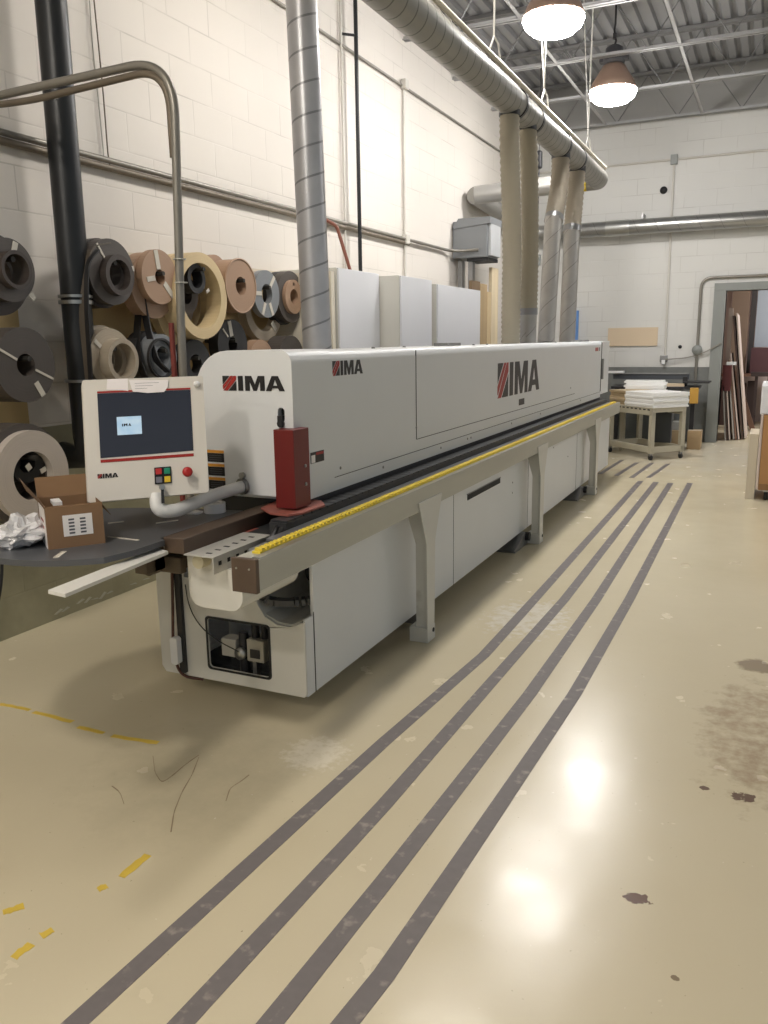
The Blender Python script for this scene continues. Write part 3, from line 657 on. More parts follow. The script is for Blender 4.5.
t = thing('spiral_duct', 'thick galvanised spiral duct rising to the roof behind the near end of the hood', 'duct', (-2.52, 4.45, 0.8))
straight('duct_pipe', d0, d1, 0.088, DUCT, t)
MB().tube([(-2.52, 4.47, 0.80), (-2.52, 4.467, 0.88)], 0.125, 28).build('duct_collar', GREYM, t)
MB().tube([d0+(d1-d0)*0.84, d0+(d1-d0)*0.845], 0.093, 28).build('joint_band', GREYM, t)
# ------------------------------------------------------------------ overhead main duct
mt_ = thing('overhead_duct', 'grey flexible ribbed extraction duct hanging above the machine and bending to the wall', 'duct', (-2.12, 8, 3.55))
RD = 0.118; DXX = -2.12; DZZ = 3.55; DYE = 10.95
MD = spiral_mat('ribbed_duct', rgb(142, 140, 134), 0.25, 0.45, 0.145, 0.40, 'Z', 0.05, slope=1.0)
straight('duct_run', (DXX, 3.2, DZZ), (DXX, DYE-.18, DZZ), RD, MD, mt_)
el = arc([(DXX, DYE-.18, DZZ), (DXX, DYE+.03, DZZ), (DXX-.20, DYE+.01, DZZ)], 0.2, 10)
MB().tube(el, RD, 24).build('duct_elbow', mat('duct_elbow_grey', rgb(150, 148, 143), .4, .4, var=.08), mt_)
straight('duct_branch', el[-1], (-3.66, 10.72, 3.46), RD-0.005, mat('duct_branch_grey', rgb(172, 170, 166), .4, .35, var=.08), mt_)
straight('yellow_band', (-2.27, DYE+.012, DZZ), (-2.36, DYE+.008, DZZ), RD+0.003, mat('yellow_band', rgb(226, 196, 50), .5), mt_)
MB().tube([(DXX+.085, 3.2, DZZ+.12), (DXX+.085, DYE-.05, DZZ+.12)], 0.020, 10).build('support_pipe', mat('support_pipe_white', rgb(214, 206, 190), .4), mt_)
for yy in (7.2, 7.75, 8.85, 9.6):
    MB().tube([(DXX, yy-0.02, DZZ), (DXX, yy+0.02, DZZ)], RD+0.008, 24).build('clamp_band', DKMETAL, mt_)
wir = mat('hanger_rope', rgb(206, 204, 198), .7)
for px_, py_, ex in ((500, 72, 0), (548, 118, .12), (590, 163, .1)):
    q_ = atX(px_, py_, DXX+.085); yy = q_.y
    mbw = MB().tube([(DXX+.085, yy, DZZ+.14), (DXX+.085, yy-0.05, DZZ+.24), (DXX+.085, yy-0.16, DZZ+.26), (DXX+.10, yy-0.18, ZC)], 0.008, 6)
    mbw.tube([(DXX+.085, yy-0.16, DZZ+.26), (DXX+.085, yy-0.26, DZZ+.14)], 0.008, 6)
    if ex: mbw.tube([(DXX+.085, yy-0.16, DZZ+.26), (DXX+.085-ex, yy-0.2, ZC)], 0.006, 6)
    mbw.build('hanger_rope', wir, mt_)
# flexible hoses
def hose(px_top, Yt, px_bot, bend, lab, r, ribbed_to=0.0, col=(150, 140, 118), taped=False):
    top = atX(px_top[0], px_top[1], DXX); top.z = DZZ-.08; bot = atX(px_bot, 343, -2.12); bot.z = HZ-0.004
    t = thing('flexible_hose', lab, 'hose', bot, 'extraction hoses on the machine')
    pts = arc([top, top+Vector((0.0, bend, -0.30)), bot+Vector((0, 0, 0.9)), bot], 0.35, 10)
    # resample and corrugate
    dense = []
    for i in range(len(pts)-1):
        a, b = pts[i], pts[i+1]; m = max(1, int((b-a).length/0.020))
        for k in range(m): dense.append(a+(b-a)*k/m)
    dense.append(pts[-1])
    cutn = len(dense) if not taped else int(len(dense)*taped)
    rad = [r*(1.0+(0.055 if i % 2 else -0.055)) for i in range(len(dense))]
    hm = mat('hose_%d' % col[0], rgb(*col), 0.7, var=0.08, scale=5)
    MB().tube(dense[:cutn], r, 18, radii=rad[:cutn]).build('hose_tube', hm, t)
    if taped:
        straight('metal_duct', dense[cutn-1]+Vector((0, 0, 0.04)), dense[-1], r*0.96, spiral_mat('hose_metal', rgb(168, 164, 158), 0.45, 0.4, 0.22, 0.5, 'Z', 0.03, slope=2.2), t)
        MB().tube([dense[cutn-4], dense[cutn-1]], r*1.06, 18).build('hose_clamp', GREYM, t)
    MB().tube([top+Vector((0, 0, 0.06)), top+Vector((0, 0, -0.04))], r*1.07, 18).build('top_clamp', DKMETAL, t)
    return t
hose((509.5, 112), 0, 510.5, 0.02, 'ribbed tan extraction hose, closest of the four to the white cabinets', 0.082, col=(176, 168, 150))
hose((527, 130), 0, 528, 0.10, 'ribbed tan extraction hose with a metal lower sleeve, second from the white cabinets', 0.080, col=(158, 150, 132), taped=0.86)
hose((561, 152), 0, 546, -0.02, 'tan hose running into a galvanised pipe, third from the white cabinets', 0.090, col=(160, 150, 134), taped=0.36)
hose((577, 168), 0, 567, -0.05, 'tan hose running into a galvanised pipe, closest of the four to the back wall', 0.092, col=(164, 154, 138), taped=0.36)
# wall duct round the corner
wd = thing('wall_duct', 'galvanised duct running along the back wall above the doorway', 'duct', (0, 13.5, 3.27))
WDM = spiral_mat('wall_duct_zinc', rgb(158, 158, 156), 0.75, 0.28, 0.30, 0.6, 'Z', 0.03, slope=1.0)
straight('duct_run', (-3.3, 13.5, 3.27), (6.9, 13.5, 3.27), 0.112, WDM, wd)
MB().tube(arc([(-3.66, 10.72, 3.46), (-3.67, 11.1, 3.44), (-3.63, 13.45, 3.28), (-3.3, 13.5, 3.27)], 0.25), 0.112, 24).build('corner_run', mat('duct_elbow_grey', rgb(150, 148, 143)), wd)
MB().tube([(-2.47, 13.5, 3.27), (-2.12, 13.5, 3.27)], 0.118, 28).build('joint_band', STEEL, wd)
for xx in (-1.94, 0.9): MB().box(xx-0.015, xx+0.015, 13.48, 13.72, 3.37, 3.46).build('hanger_strap', GREYM, wd)

# ------------------------------------------------------------------ pipes and conduits
def pipe(name, label, cat, pts, r, material, rc=0.1, n=10, group=None):
    o = MB().tube(arc(pts, rc) if len(pts) > 2 else pts, r, n).build(name, material); tag(o, label, cat, group); return o
sp = thing('black_standpipe', 'thick black vertical pipe between the two columns of reels', 'pipe', (-3.60, 3.60, 0))
MB().tube([(-3.795, 3.59, 0.98), (-3.60, 3.59, 0.98), (-3.60, 3.60, 1.10), (-3.60, 3.62, ZC)], 0.082, 24).build('pipe_body', mat('black_pipe', rgb(34, 36, 38), .38, .2, var=.2), sp)
MB().tube([(-3.60, 3.60, 1.85), (-3.60, 3.60, 1.87)], 0.094, 24).tube([(-3.60, 3.60, 1.885), (-3.60, 3.60, 1.90)], 0.094, 24).build('pipe_collar', STEEL, sp)
MB().tube([(-3.60, 3.60, 1.415), (-3.60, 3.60, 1.43)], 0.10, 24).box(-3.53, -3.49, 3.6, 3.72, 1.35, 1.40).build('pipe_clamp', GREYM, sp)
cd = thing('drop_conduit', 'twin grey conduit coming from the wall and dropping to the back of the console', 'conduit', (-2.55, 3.2, 0))
MB().tube(arc([(-3.80, 3.2, 2.84), (-3.6, 3.2, 2.845), (-2.50, 3.2, 2.865), (-2.56, 3.2, 1.50), (-2.56, 3.2, 0.80)], 0.25, 12), 0.020, 12).build('conduit', PIPEP, cd)
MB().tube(arc([(-3.80, 3.19, 2.815), (-3.4, 3.19, 2.79), (-2.53, 3.19, 2.825), (-2.535, 3.20, 2.45)], 0.24, 12), 0.016, 10).build('flexible_conduit', PIPED, cd)
MB().tube([(-2.60, 3.19, 1.72), (-2.60, 3.19, 0.81)], 0.013, 8).build('red_hose', mat('red_hose', rgb(120, 52, 44), .6), cd)
wr = mat('strap_wire', rgb(190, 188, 180), .5)
MB().tube([(-2.535, 3.2, 2.005), (-2.535, 3.2, 2.010)], 0.030, 12).tube([(-2.535, 3.2, 1.90), (-2.535, 3.2, 1.905)], 0.030, 12).build('cable_tie', wr, cd)
WC = 'conduits on the walls'
pipe('wall_conduit', 'pair of dusty conduits running level along the wall above the reels to the grey box', 'conduit', [(-3.77, 2.0, 2.73), (-3.77, 10.0, 2.72), (-3.68, 10.2, 2.72), (-3.5, 10.24, 2.73), (-3.45, 10.25, 2.73)], 0.018, PIPEP, 0.1, group=WC)
pipe('wall_conduit', 'darker conduit lying just under the pair above the reels', 'conduit', [(-3.78, 2.0, 2.688), (-3.78, 8.8, 2.683)], 0.021, PIPED, group=WC)
pipe('wall_conduit', 'thin conduit running along the wall high up behind the overhead duct', 'conduit', [(-3.79, 4.0, 4.285), (-3.79, 13.6, 4.285)], 0.014, PIPEP, group=WC)
pipe('wall_conduit', 'thin white vertical conduit dropping to the cabinets past the black rod', 'conduit', [(-3.785, 8.71, 4.35), (-3.785, 8.71, 2.1)], 0.014, mat('painted_conduit', rgb(204, 200, 192), .5), group=WC)
pipe('wall_conduit', 'thin painted conduit beside the black vertical rod', 'conduit', [(-3.785, 7.28, 5.2), (-3.785, 7.28, 2.1)], 0.012, mat('painted_conduit', rgb(204, 200, 192)), group=WC)
pipe('air_pipe', 'thin black vertical rod dropping down behind the white cabinets', 'pipe', [(-3.70, 7.42, ZC), (-3.70, 7.42, 1.5)], 0.019, mat('black_pipe', rgb(34, 36, 38)))
pipe('pipe_bracket', 'small bracket holding the thin black rod to the wall', 'bracket', [(-3.80, 7.30, 4.38), (-3.70, 7.40, 4.38)], 0.012, DKMETAL)
pipe('air_line', 'reddish brown line slanting down from the wall conduit to the cabinets', 'hose', [(-3.76, 6.75, 2.72), (-3.70, 6.95, 2.66), (-3.6, 7.05, 2.2), (-3.6, 7.05, 1.9)], 0.016, mat('brown_line', rgb(124, 74, 58), .6), 0.05)
for (yy, zz_, lb) in ((8.71, 4.30, 'small junction box high on the wall behind the overhead duct'), (8.71, 2.72, 'small round junction box on the level conduit above the white cabinets')):
    tag(MB().box(-3.80, -3.74, yy-0.045, yy+0.045, zz_-0.05, zz_+0.05).build('junction_box', mat('painted_conduit', rgb(204, 200, 192)), bevel=0.008), lb, 'junction box', 'junction boxes')
pipe('hanging_wire', 'thin white wire hanging loosely down the wall beside the thick black pipe', 'wire', [atX(x_, y_, -3.79) for x_, y_ in ((89, -10), (92, 40), (98, 95), (104, 158))], 0.004, wr, 0.1, 6)
pipe('hanging_wire', 'thin brown wire hanging down the wall and knotted over the conduit', 'wire', [atX(x_, y_, -3.775) for x_, y_ in ((93, -10), (98, 40), (103, 90), (108, 155), (111, 172))], 0.0045, PIPED, 0.1, 6)
# back wall conduits
pipe('wall_conduit', 'level conduit high on the back wall above the duct', 'conduit', [(-3.7, BY-0.02, 4.22), (6.9, BY-0.02, 4.24)], 0.017, mat('painted_conduit', rgb(204, 200, 192)), group=WC)
pipe('wall_conduit', 'vertical white conduit on the back wall down to the outlet', 'conduit', [(-1.55, BY-0.02, 4.2), (-1.53, BY-0.02, 1.3)], 0.018, mat('painted_conduit', rgb(204, 200, 192)), group=WC)
pipe('wall_conduit', 'grey conduit bending round the top corner of the doorway', 'conduit', [(3.0, BY-0.03, 2.49), (-1.06, BY-0.03, 2.49), (-1.06, BY-0.03, 0.9)], 0.022, PIPEP, 0.16, group=WC)
tag(MB().lathe([(0, 0), (.075, 0), (.075, .05), (0, .05)], 'y', (-1.06, BY-0.075, 1.42), 20, closed=False).build('junction_box', GREYPAINT), 'round grey junction box on the conduit beside the doorway', 'junction box', 'junction boxes')
tag(MB().box(-1.60, -1.50, BY-0.06, BY-0.005, 4.15, 4.29).build('junction_box', GREYPAINT, bevel=0.006), 'square junction box high on the back wall above the duct', 'junction box', 'junction boxes')
ol = thing('wall_outlet', 'small outlet box with plug at the foot of the white back-wall conduit', 'outlet', (-1.55, BY, 1.25))
MB().box(-1.60, -1.49, BY-0.055, BY-0.003, 1.24, 1.34).build('outlet_box', GREYM, ol, bevel=0.004)
MB().box(-1.57, -1.52, BY-0.09, BY-0.055, 1.21, 1.27).build('plug', WHITE, ol)
pipe('cord', 'cord running from the back-wall outlet up to the doorway frame', 'cord', [(-1.52, BY-0.08, 1.28), (-1.2, BY-0.06, 1.30), (-0.95, BY-0.06, 1.38), (-0.72, BY-0.06, 1.52)], 0.010, PIPEP, 0.1, 6)
tag(MB().lathe([(0, .02), (.045, .02), (.055, 0), (0, 0)], 'y', (-1.68, BY-0.02, 3.80), 18, closed=False).build('wall_hole_cover', BLACK), 'round black cover high on the back wall above the duct', 'cover')
tag(MB().lathe([(0, .01), (.025, .01), (.028, 0), (0, 0)], 'y', (-1.315, BY-0.01, 1.47), 14, closed=False).build('wall_hole_cover', BLACK), 'small black round plug low on the back wall beside the doorway', 'cover')
# grey electrical box
gb = thing('electrical_box', 'grey electrical enclosure with dark underside hung high on the side wall past the cabinets', 'electrical box', (-3.8, 10.4, 2.62))
MB().box(-3.80, -3.34, 10.27, 10.72, 2.64, 3.09).build('enclosure', BOXGREY, gb, bevel=0.01)
MB().prism([(-3.80, 3.0), (-3.72, 3.12), (-3.30, 3.12), (-3.30, 3.04)], 'y', 10.25, 10.74).build('lid', BOXGREY, gb)
MB().box(-3.338, -3.30, 10.30, 10.70, 2.66, 3.04).build('side_cover', mat('side_cover_grey', rgb(176, 178, 180), .4), gb, bevel=0.005)
MB().box(-3.62, -3.34, 10.30, 10.72, 2.60, 2.638).build('underside', BLACK, gb)
MB().box(-3.76, -3.70, 10.35, 10.45, 1.5, 2.62).box(-3.62, -3.56, 10.35, 10.45, 1.5, 2.60).build('mounting_leg', GREYM, gb)
tag(MB().box(-3.32, -3.24, 10.9, 10.98, 2.0, 4.1).build('hanging_chain', mat('chain_rod', rgb(70, 68, 64), .5)), 'x y z w', 'x') if False else None
wp = thing('switch_pendant', 'small grey switch hanging on a cord between the hoses', 'switch', (-2.95, 11.2, 2.6))
MB().tube([(-2.95, 11.2, 3.9), (-2.95, 11.2, 2.72)], 0.010, 6).build('cord', DKMETAL, wp)
MB().box(-3.0, -2.90, 11.17, 11.23, 2.58, 2.72).build('switch_body', GREYPAINT, wp, bevel=0.008)
MB().box(-2.99, -2.91, 11.16, 11.24, 3.80, 4.02).build('hook_block', DKMETAL, wp, bevel=0.02)
MB().tube([(-2.95, 11.2, 4.02), (-2.95, 11.2, 5.35)], 0.006, 6).build('chain', DKMETAL, wp)

# ------------------------------------------------------------------ lamps
SHADE = mat('lamp_shade_bronze', rgb(160, 134, 118), 0.4, 0.2, var=0.05)
BALL = mat('lamp_ballast', rgb(86, 86, 90), 0.45, 0.3)
LAMP_W = 100.0
def lens_mat(nm, c, f=1.0):
    m, nt, b = new_mat(nm); b.inputs['Base Color'].default_value = (.8, .8, .8, 1)
    b.inputs['Emission Color'].default_value = c; b.inputs['Emission Strength'].default_value = LAMP_W*f
    return m
LENS = lens_mat('lamp_lens', (1.0, 0.97, 0.94, 1), 1.18); LENSM = lens_mat('lamp_lens_soft', (1.0, 0.94, 0.86, 1), 0.76); LENSW = lens_mat('lamp_lens_warm', (1.0, 0.92, 0.81, 1), 1.02)
def lamp(x, y, z, lab, lens=None):
    t = thing('high_bay_lamp', lab, 'lamp', (x, y, z), 'high bay lamps')
    MB().lathe([(0.265, 0.05), (0.272, 0.06), (0.235, 0.14), (0.165, 0.25), (0.13, 0.31), (0.10, 0.33), (0.0, 0.33)], 'z', (x, y, z), 36, closed=False).build('shade', SHADE, t)
    MB().lathe([(0.0, -0.105), (0.10, -0.10), (0.19, -0.075), (0.25, -0.025), (0.272, 0.03), (0.262, 0.06), (0.0, 0.06)], 'z', (x, y, z), 32, closed=False).build('lens', lens or LENS, t)
    MB().lathe([(0.0, 0.33), (0.12, 0.33), (0.125, 0.36), (0.125, 0.40), (0.10, 0.41), (0.10, 0.50), (0.06, 0.53), (0, 0.53)], 'z', (x, y, z), 24, closed=False).box(x-0.16, x+0.16, y-0.05, y+0.05, z+0.36, z+0.42).build('ballast', BALL, t)
    MB().tube([(x, y, z+0.53), (x+0.015, y, z+0.58), (x, y, z+0.64), (x-0.01, y, z+0.70), (x, y, z+0.76), (x, y, ZC)], 0.012, 8).box(x-0.02, x+0.02, y-0.02, y+0.02, z+0.6, z+0.66).build('hanging_chain', DKMETAL, t)
    return t
lamp(-1.98, 7.90, 4.36, 'glowing high bay lamp with bronze shade, nearer and higher in view of the two')
lamp(-1.92, 10.55, 4.40, 'glowing high bay lamp with bronze shade, closer to the back wall')
# row lamps above and behind the viewer, plus one added to brighten back wall
for i, (lx, ly) in enumerate(((-1.98, 5.25), (-1.95, 0.2), (-1.95, -2.4), (-1.95, -5.0), (3.6, 11.2))):
    lamp(lx, ly, 4.38, ['high bay lamp over the near end of the machine', 'high bay lamp over the floor before the machine', 'high bay lamp behind the viewer', 'high bay lamp farthest behind the viewer', 'high bay lamp added over the aisle to brighten the back wall'][i], LENSW if ly < 5 else LENSM if ly < 6 else LENS)

# ------------------------------------------------------------------ reels of edging
reel_spec = []
TAPE = mat('masking_tape', rgb(206, 200, 188), .6)
PEG = mat('peg_dark', rgb(60, 58, 54), .5, .4)
C_DK = ring_mat('coil_dark', rgb(84, 78, 74)); C_DK2 = ring_mat('coil_darkbrown', rgb(70, 62, 58)); C_TAN = ring_mat('coil_tan', rgb(168, 138, 114), .85)
C_NAT = ring_mat('coil_natural', rgb(214, 192, 150), .85); C_GRY = ring_mat('coil_silver', rgb(130, 134, 138), .85); C_BEI = ring_mat('coil_beige', rgb(170, 158, 140), .82)
C_WHT = ring_mat('coil_white', rgb(198, 188, 178), .9); C_BLK = ring_mat('coil_black', rgb(44, 44, 46), .7)
REELG = 'reels of edging hanging on the wall'
def reel(label, cx, cy_, hpx, X, depth, hole, m, rings=(), tapes=(), tilt=0.0, yaw=0.0, core=None, flange=False, hang=True):
    """front face centre at pixel (cx, cy_) on plane X; hpx = face height in pixels; coils stack back towards the wall"""
    c = atX(cx, cy_, X); dist = (c-CAMP).dot(FW); R = hpx/2*dist/FPX
    if c.z-R < 0: R = c.z
    t = thing('edging_reel', label, 'reel', c, REELG)
    def put(mb, name, mm, par=t, lab=None):
        o = mb.build(name, mm, None, lab); o.parent = par; return o
    d = depth
    put(MB().lathe([(hole*R, 0), (R, 0), (R, -d), (hole*R, -d)], 'x', n=48, smooth=False), 'coil', m)
    for (rf, back, thick, mm, hf, dy, dz) in rings:       # further coils: radius factor, offset from face, thickness, material, hole factor
        put(MB().lathe([(hf*R, back), (rf*R, back), (rf*R, back-thick), (hf*R, back-thick)], 'x', (0, dy*R, dz*R), n=44, smooth=False), 'second_coil', mm)
    if core:
        put(MB().lathe([(core*R, 0.012), (core*R*0.86, 0.012), (core*R*0.86, -d), (core*R, -d)], 'x', (0, 0, (hole-core)*R*0.9), n=32, smooth=False), 'core_ring', C_DK2 if m is not C_DK2 else C_DK)
    if flange:
        put(MB().lathe([(R*0.97, 0.004), (R*1.03, 0.004), (R*1.03, -0.012), (R*0.97, -0.012)], 'x', n=44), 'rim', m)
    for a, r0, r1, w in tapes:
        Mx = Matrix.Rotation(math.radians(a), 4, 'X')
        put(MB(Mx).box(0.0, 0.004, -w/2, w/2, r0*R, r1*R), 'tape', TAPE)
    # peg from the wall through the hole: the coil hangs on it
    zt = hole*R*0.9-0.02 if not core else (hole-core)*R*0.9+core*R*0.8-0.02
    put(MB().tube([(0.03, 0, zt), (WX+0.02-c.x, 0, zt)], 0.014, 10), 'peg', PEG)
    if tilt or yaw: t.rotation_euler = (0, math.radians(tilt), math.radians(yaw))
    return t
reel('dark reel with a raised inner ring, topmost of three left of the thick black pipe', 10, 270, 62, -3.50, 0.07, 0.50, C_DK,
     rings=((1.30, -0.10, 0.06, C_DK2, .6, 0.0, -0.12), (0.60, 0.05, 0.05, C_DK2, .48, 0.0, 0.0)), tapes=((-20, .55, .95, .03), (-135, .98, 1.25, .03)), core=None)
reel('solid dark reel with slim pale strap, middle of three left of the thick black pipe', 26, 365, 74, -3.46, 0.22, 0.30, C_DK,
     tapes=((62, .32, .99, .012), (-115, .33, .99, .012), (-150, .55, .98, .03)), core=None)
reel('wide whitish reel on darker brown coils, lowest on the wall behind the cardboard box', 34, 476, 91, -3.42, 0.045, 0.54, C_WHT,
     rings=((1.12, -0.045, 0.14, C_DK, .56, -0.05, 0.03), (0.44, -0.04, 0.10, C_BLK, .22, 0.0, 0.28), (0.56, -0.16, 0.02, C_DK2, .1, 0.0, 0.0)), tapes=((30, .18, .32, .03), (-70, .2, .36, .025)))
reel('large dark brown reel with a tilted inner ring, just right of the thick black pipe', 112, 272, 64, -3.50, 0.07, 0.42, C_DK,
     rings=((1.06, -0.07, 0.10, C_DK2, .6, -0.05, -0.03), (0.62, 0.05, 0.05, C_DK2, .46, 0.06, -0.10)), tapes=((35, .5, .98, .012), (-80, .72, 1.0, .03)))
reel('copper tan reel taped in three places, second right of the thick black pipe', 160, 277, 53, -3.48, 0.05, 0.27, C_TAN,
     rings=((1.22, -0.05, 0.09, C_TAN, .5, -0.05, -0.30),), tapes=((10, .28, .98, .035), (100, .3, .75, .03), (-135, .3, .98, .035)))
reel('very large pale natural hoop with dark rolls inside it, beside the drop conduit', 202, 296, 84, -3.46, 0.12, 0.76, C_NAT,
     rings=((1.12, -0.14, 0.06, C_NAT, .86, 0.0, -0.12), (0.34, -0.03, 0.08, C_BLK, .22, -0.02, 0.40), (0.44, -0.10, 0.08, C_DK2, .2, -0.12, 0.02), (0.44, -0.17, 0.05, C_DK, .2, 0.0, -0.25), (0.80, -0.24, 0.03, C_DK2, .1, 0.0, 0.0)), tapes=((-60, .2, .32, .02),))
reel('thick tan drum-like reel with a small dark hole, next along from the pale natural hoop', 241, 286, 52, -3.46, 0.15, 0.34, C_TAN,
     rings=((0.86, -0.20, 0.06, C_TAN, .3, -0.1, 0.35),), flange=True)
reel('silver grey reel with pale taped spokes hanging over a beige hoop', 267, 294, 46, -3.50, 0.05, 0.42, C_GRY,
     tapes=((90, .42, .98, .03), (155, .42, .98, .03), (-155, .42, .98, .03), (-40, .42, .98, .03)))
reel('wide beige hoop behind and below the silver grey reel', 264, 306, 68, -3.60, 0.07, 0.72, C_BEI, tapes=((-140, .6, .9, .04),))
reel('dark ringed reel with a tan centre roll beside the spiral duct', 291, 297, 50, -3.52, 0.07, 0.66, C_DK,
     rings=((0.66, 0.03, 0.10, C_TAN, .3, 0.0, 0.0), (1.04, -0.07, 0.06, C_BLK, .6, 0, -0.04)))
reel('beige cone-shaped reel hanging below the large dark brown one, above the console', 112, 359, 60, -3.50, 0.06, 0.50, C_BEI,
     rings=((0.72, 0.07, 0.07, C_BEI, .56, 0.12, -0.05), (1.08, -0.06, 0.10, C_BEI, .5, -0.06, 0.03)), tapes=((50, .62, .95, .025), (70, .25, .5, .03)))
reel('black and silver reel with a tangled loose band, below the copper tan reel', 163, 356, 43, -3.48, 0.08, 0.44, C_GRY,
     rings=((1.16, -0.08, 0.08, C_BLK, .4, -0.15, 0.0), (0.92, 0.02, 0.02, C_BLK, .82, -0.2, -0.1)))
reel('dark coil half hidden by the hood under the pale natural hoop', 196, 364, 48, -3.52, 0.08, 0.4, C_BLK)
reel('dark slate coil with pale tape tag between the natural hoop and beige hoop', 233, 345, 50, -3.55, 0.08, 0.3, C_BLK, tapes=((12, .35, .95, .04), (45, .45, .9, .012)))
reel('small tan coil just peeping over the hood below the beige hoop', 262, 362, 44, -3.52, 0.08, 0.35, C_TAN)
reel('grey coil just peeping over the hood beside the spiral duct', 292, 360, 48, -3.46, 0.14, 0.35, C_DK)
# loose straps of edging hanging from the reels
def strap(label, pts, w, m, name='edging_strip'):
    pts = arc(pts, 0.2, 8); vs, fs = [], []
    for i, p in enumerate(pts):
        t = (pts[min(i+1, len(pts)-1)]-pts[max(i-1, 0)]).normalized(); nrm = t.cross(Vector((1, 0, 0))).normalized()*0.004
        for s in (-1, 1):
            for k in (-1, 1): vs.append(p+Vector((s*w/2, 0, 0))+nrm*k)
    for i in range(len(pts)-1):
        a = 4*i
        fs += [(a, a+4, a+5, a+1), (a+1, a+5, a+7, a+3), (a+3, a+7, a+6, a+2), (a+2, a+6, a+4, a)]
    return tag(MB()._add(vs, fs).build(name, m), label, 'edging strip', 'loose edging strips')
p1 = atX(84, 262, -3.52); p2 = atX(80, 300, -3.52); p3 = atX(88, 384, -3.52)
strap('long dark edging band hanging down beside the thick black pipe', [atX(108, 243, -3.52), atX(88, 246, -3.52), p2, p3, atX(92, 420, -3.52)], 0.05, mat('strip_dark', rgb(92, 84, 74), .5))
strap('thin black edging band hanging just inside the dark brown one', [atX(98, 250, -3.47), atX(87, 262, -3.47), atX(86, 300, -3.47), atX(91, 384, -3.47), atX(92, 400, -3.47)], 0.03, mat('strip_black', rgb(30, 30, 32), .5))
strap('black edging band slanting down from the copper tan reel to the black and silver reel', [atX(140, 285, -3.55), atX(146, 320, -3.55), atX(155, 360, -3.45), atX(168, 372, -3.45)], 0.05, mat('strip_black', rgb(30, 30, 32)))
strap('wide black edging band looping over the black and silver reel', [atX(140, 300, -3.6), atX(136, 336, -3.58), atX(140, 368, -3.5), atX(150, 385, -3.5)], 0.05, mat('strip_black', rgb(30, 30, 32)))
# boards the reels hang on
tag(MB().box(WX+.002, WX+0.02, 3.80, 6.62, 1.0, 2.19).build('reel_board', PLY), 'wide plywood backing board behind the reels between the black pipe and the spiral duct', 'board', 'reel boards')
tag(MB().box(WX+.002, WX+0.02, 2.30, 3.36, 0.80, 1.95).build('reel_board', PLY), 'plywood backing board behind the three reels left of the thick black pipe', 'board', 'reel boards')
tag(MB().box(WX+0.02, WX+0.06, 3.80, 6.62, 2.155, 2.195).build('board_rail', mat('pale_batten', rgb(206, 196, 176), .7)), 'pale batten along the top edge of the wide plywood board', 'batten')

# ------------------------------------------------------------------ dark round-cornered table with things on it
TZ = 0.90
tb = thing('round_table', 'round black swivel table beside the infeed fence, carrying the cardboard box', 'table', (-2.37, 2.40, TZ))
loop = []
for k in range(0, 37):
    a = math.radians(-52 - k*(230/36)); loop.append((max(-2.90, -2.385+0.455*math.cos(a)), 2.385+0.455*math.sin(a)))
loop = [(-2.022, 2.36), (-2.022, 2.20), (-2.05, 2.075)]+loop+[(-2.30, 2.88), (-2.06, 2.93), (-2.06, 2.38)]
MB().prism(loop, 'z', TZ-.022, TZ).build('tabletop', TBLACK, tb)
MB().box(-2.30, -2.20, 2.50, 2.56, 0.72, TZ-.023).box(-2.26, -2.20, 2.45, 2.87, 0.72, 0.78).build('support_bracket', mat('brown_bracket', rgb(104, 92, 78)), tb)
MB().box(-2.36, -2.31, 1.965, 1.99, TZ-.032, TZ-.022).build('edge_clip', BLACK, tb)
# open cardboard box
b0, b1, b2 = atZ(49, 550, TZ), atZ(105.5, 543, TZ), atZ(33, 538, TZ)
U = b1-b0; V = b2-b0; V = V - U*(V.dot(U)/U.length_squared); Hh = 0.153
BM = Matrix(((U.x, V.x, 0, b0.x), (U.y, V.y, 0, b0.y), (0, 0, 1, TZ), (0, 0, 0, 1)))
cb = thing('cardboard_box', 'open brown cardboard box with white shipping labels standing on the round black table', 'box', (b0+b1)/2)
w_ = 0.02
body = MB(BM).box(0, 1, 0, w_, 0, Hh).box(0, 1, 1-w_, 1, 0, Hh).box(0, w_, w_, 1-w_, 0, Hh).box(1-w_, 1, w_, 1-w_, 0, Hh).box(w_, 1-w_, w_, 1-w_, 0, .004)
body.build('carton', CARD, cb)
def flap(pts, lab=None): MB(BM)._add([p for p in pts]+[(p[0], p[1]+0.012, p[2]+0.003) for p in pts], [(0, 1, 2, 3), (7, 6, 5, 4), (0, 4, 5, 1), (1, 5, 6, 2), (2, 6, 7, 3), (3, 7, 4, 0)]).build('flap', CARDIN, cb)
flap([(0, 0, Hh), (0, 1, Hh), (-.28, 1.05, Hh+.08), (-.28, -.02, Hh+.07)])
flap([(0, .98, Hh), (1, .98, Hh), (.98, 1.3, Hh+.065), (.02, 1.3, Hh+.065)])
flap([(.98, 0, Hh), (.98, 1, Hh), (1.14, 1.0, Hh-.05), (1.14, .0, Hh-.05)])
flap([(0, 0.01, Hh), (1, 0.01, Hh), (.97, .35, Hh-.04), (.03, .35, Hh-.04)])
sl = MB(BM).box(.28, .80, -.006, -.001, .042, .120).build('shipping_label', PAPER, cb)
tx = MB(BM)
for k in range(2):
    for j in range(5): tx.box(.38+k*.2, .48+k*.2, -.009, -.006, .050+j*.0125, .0565+j*.0125)
tx.build('label_print', INK, sl)
s2 = MB(BM).box(-.012, -.001, .10, .80, .0, Hh-.008).build('side_label', PAPER, cb)
tx = MB(BM)
for j in range(3): tx.box(-.015, -.012, .25, .6, .09-.025*j, .10-.025*j)
tx.build('label_print', mat('red_print', rgb(150, 70, 66), .6), s2)
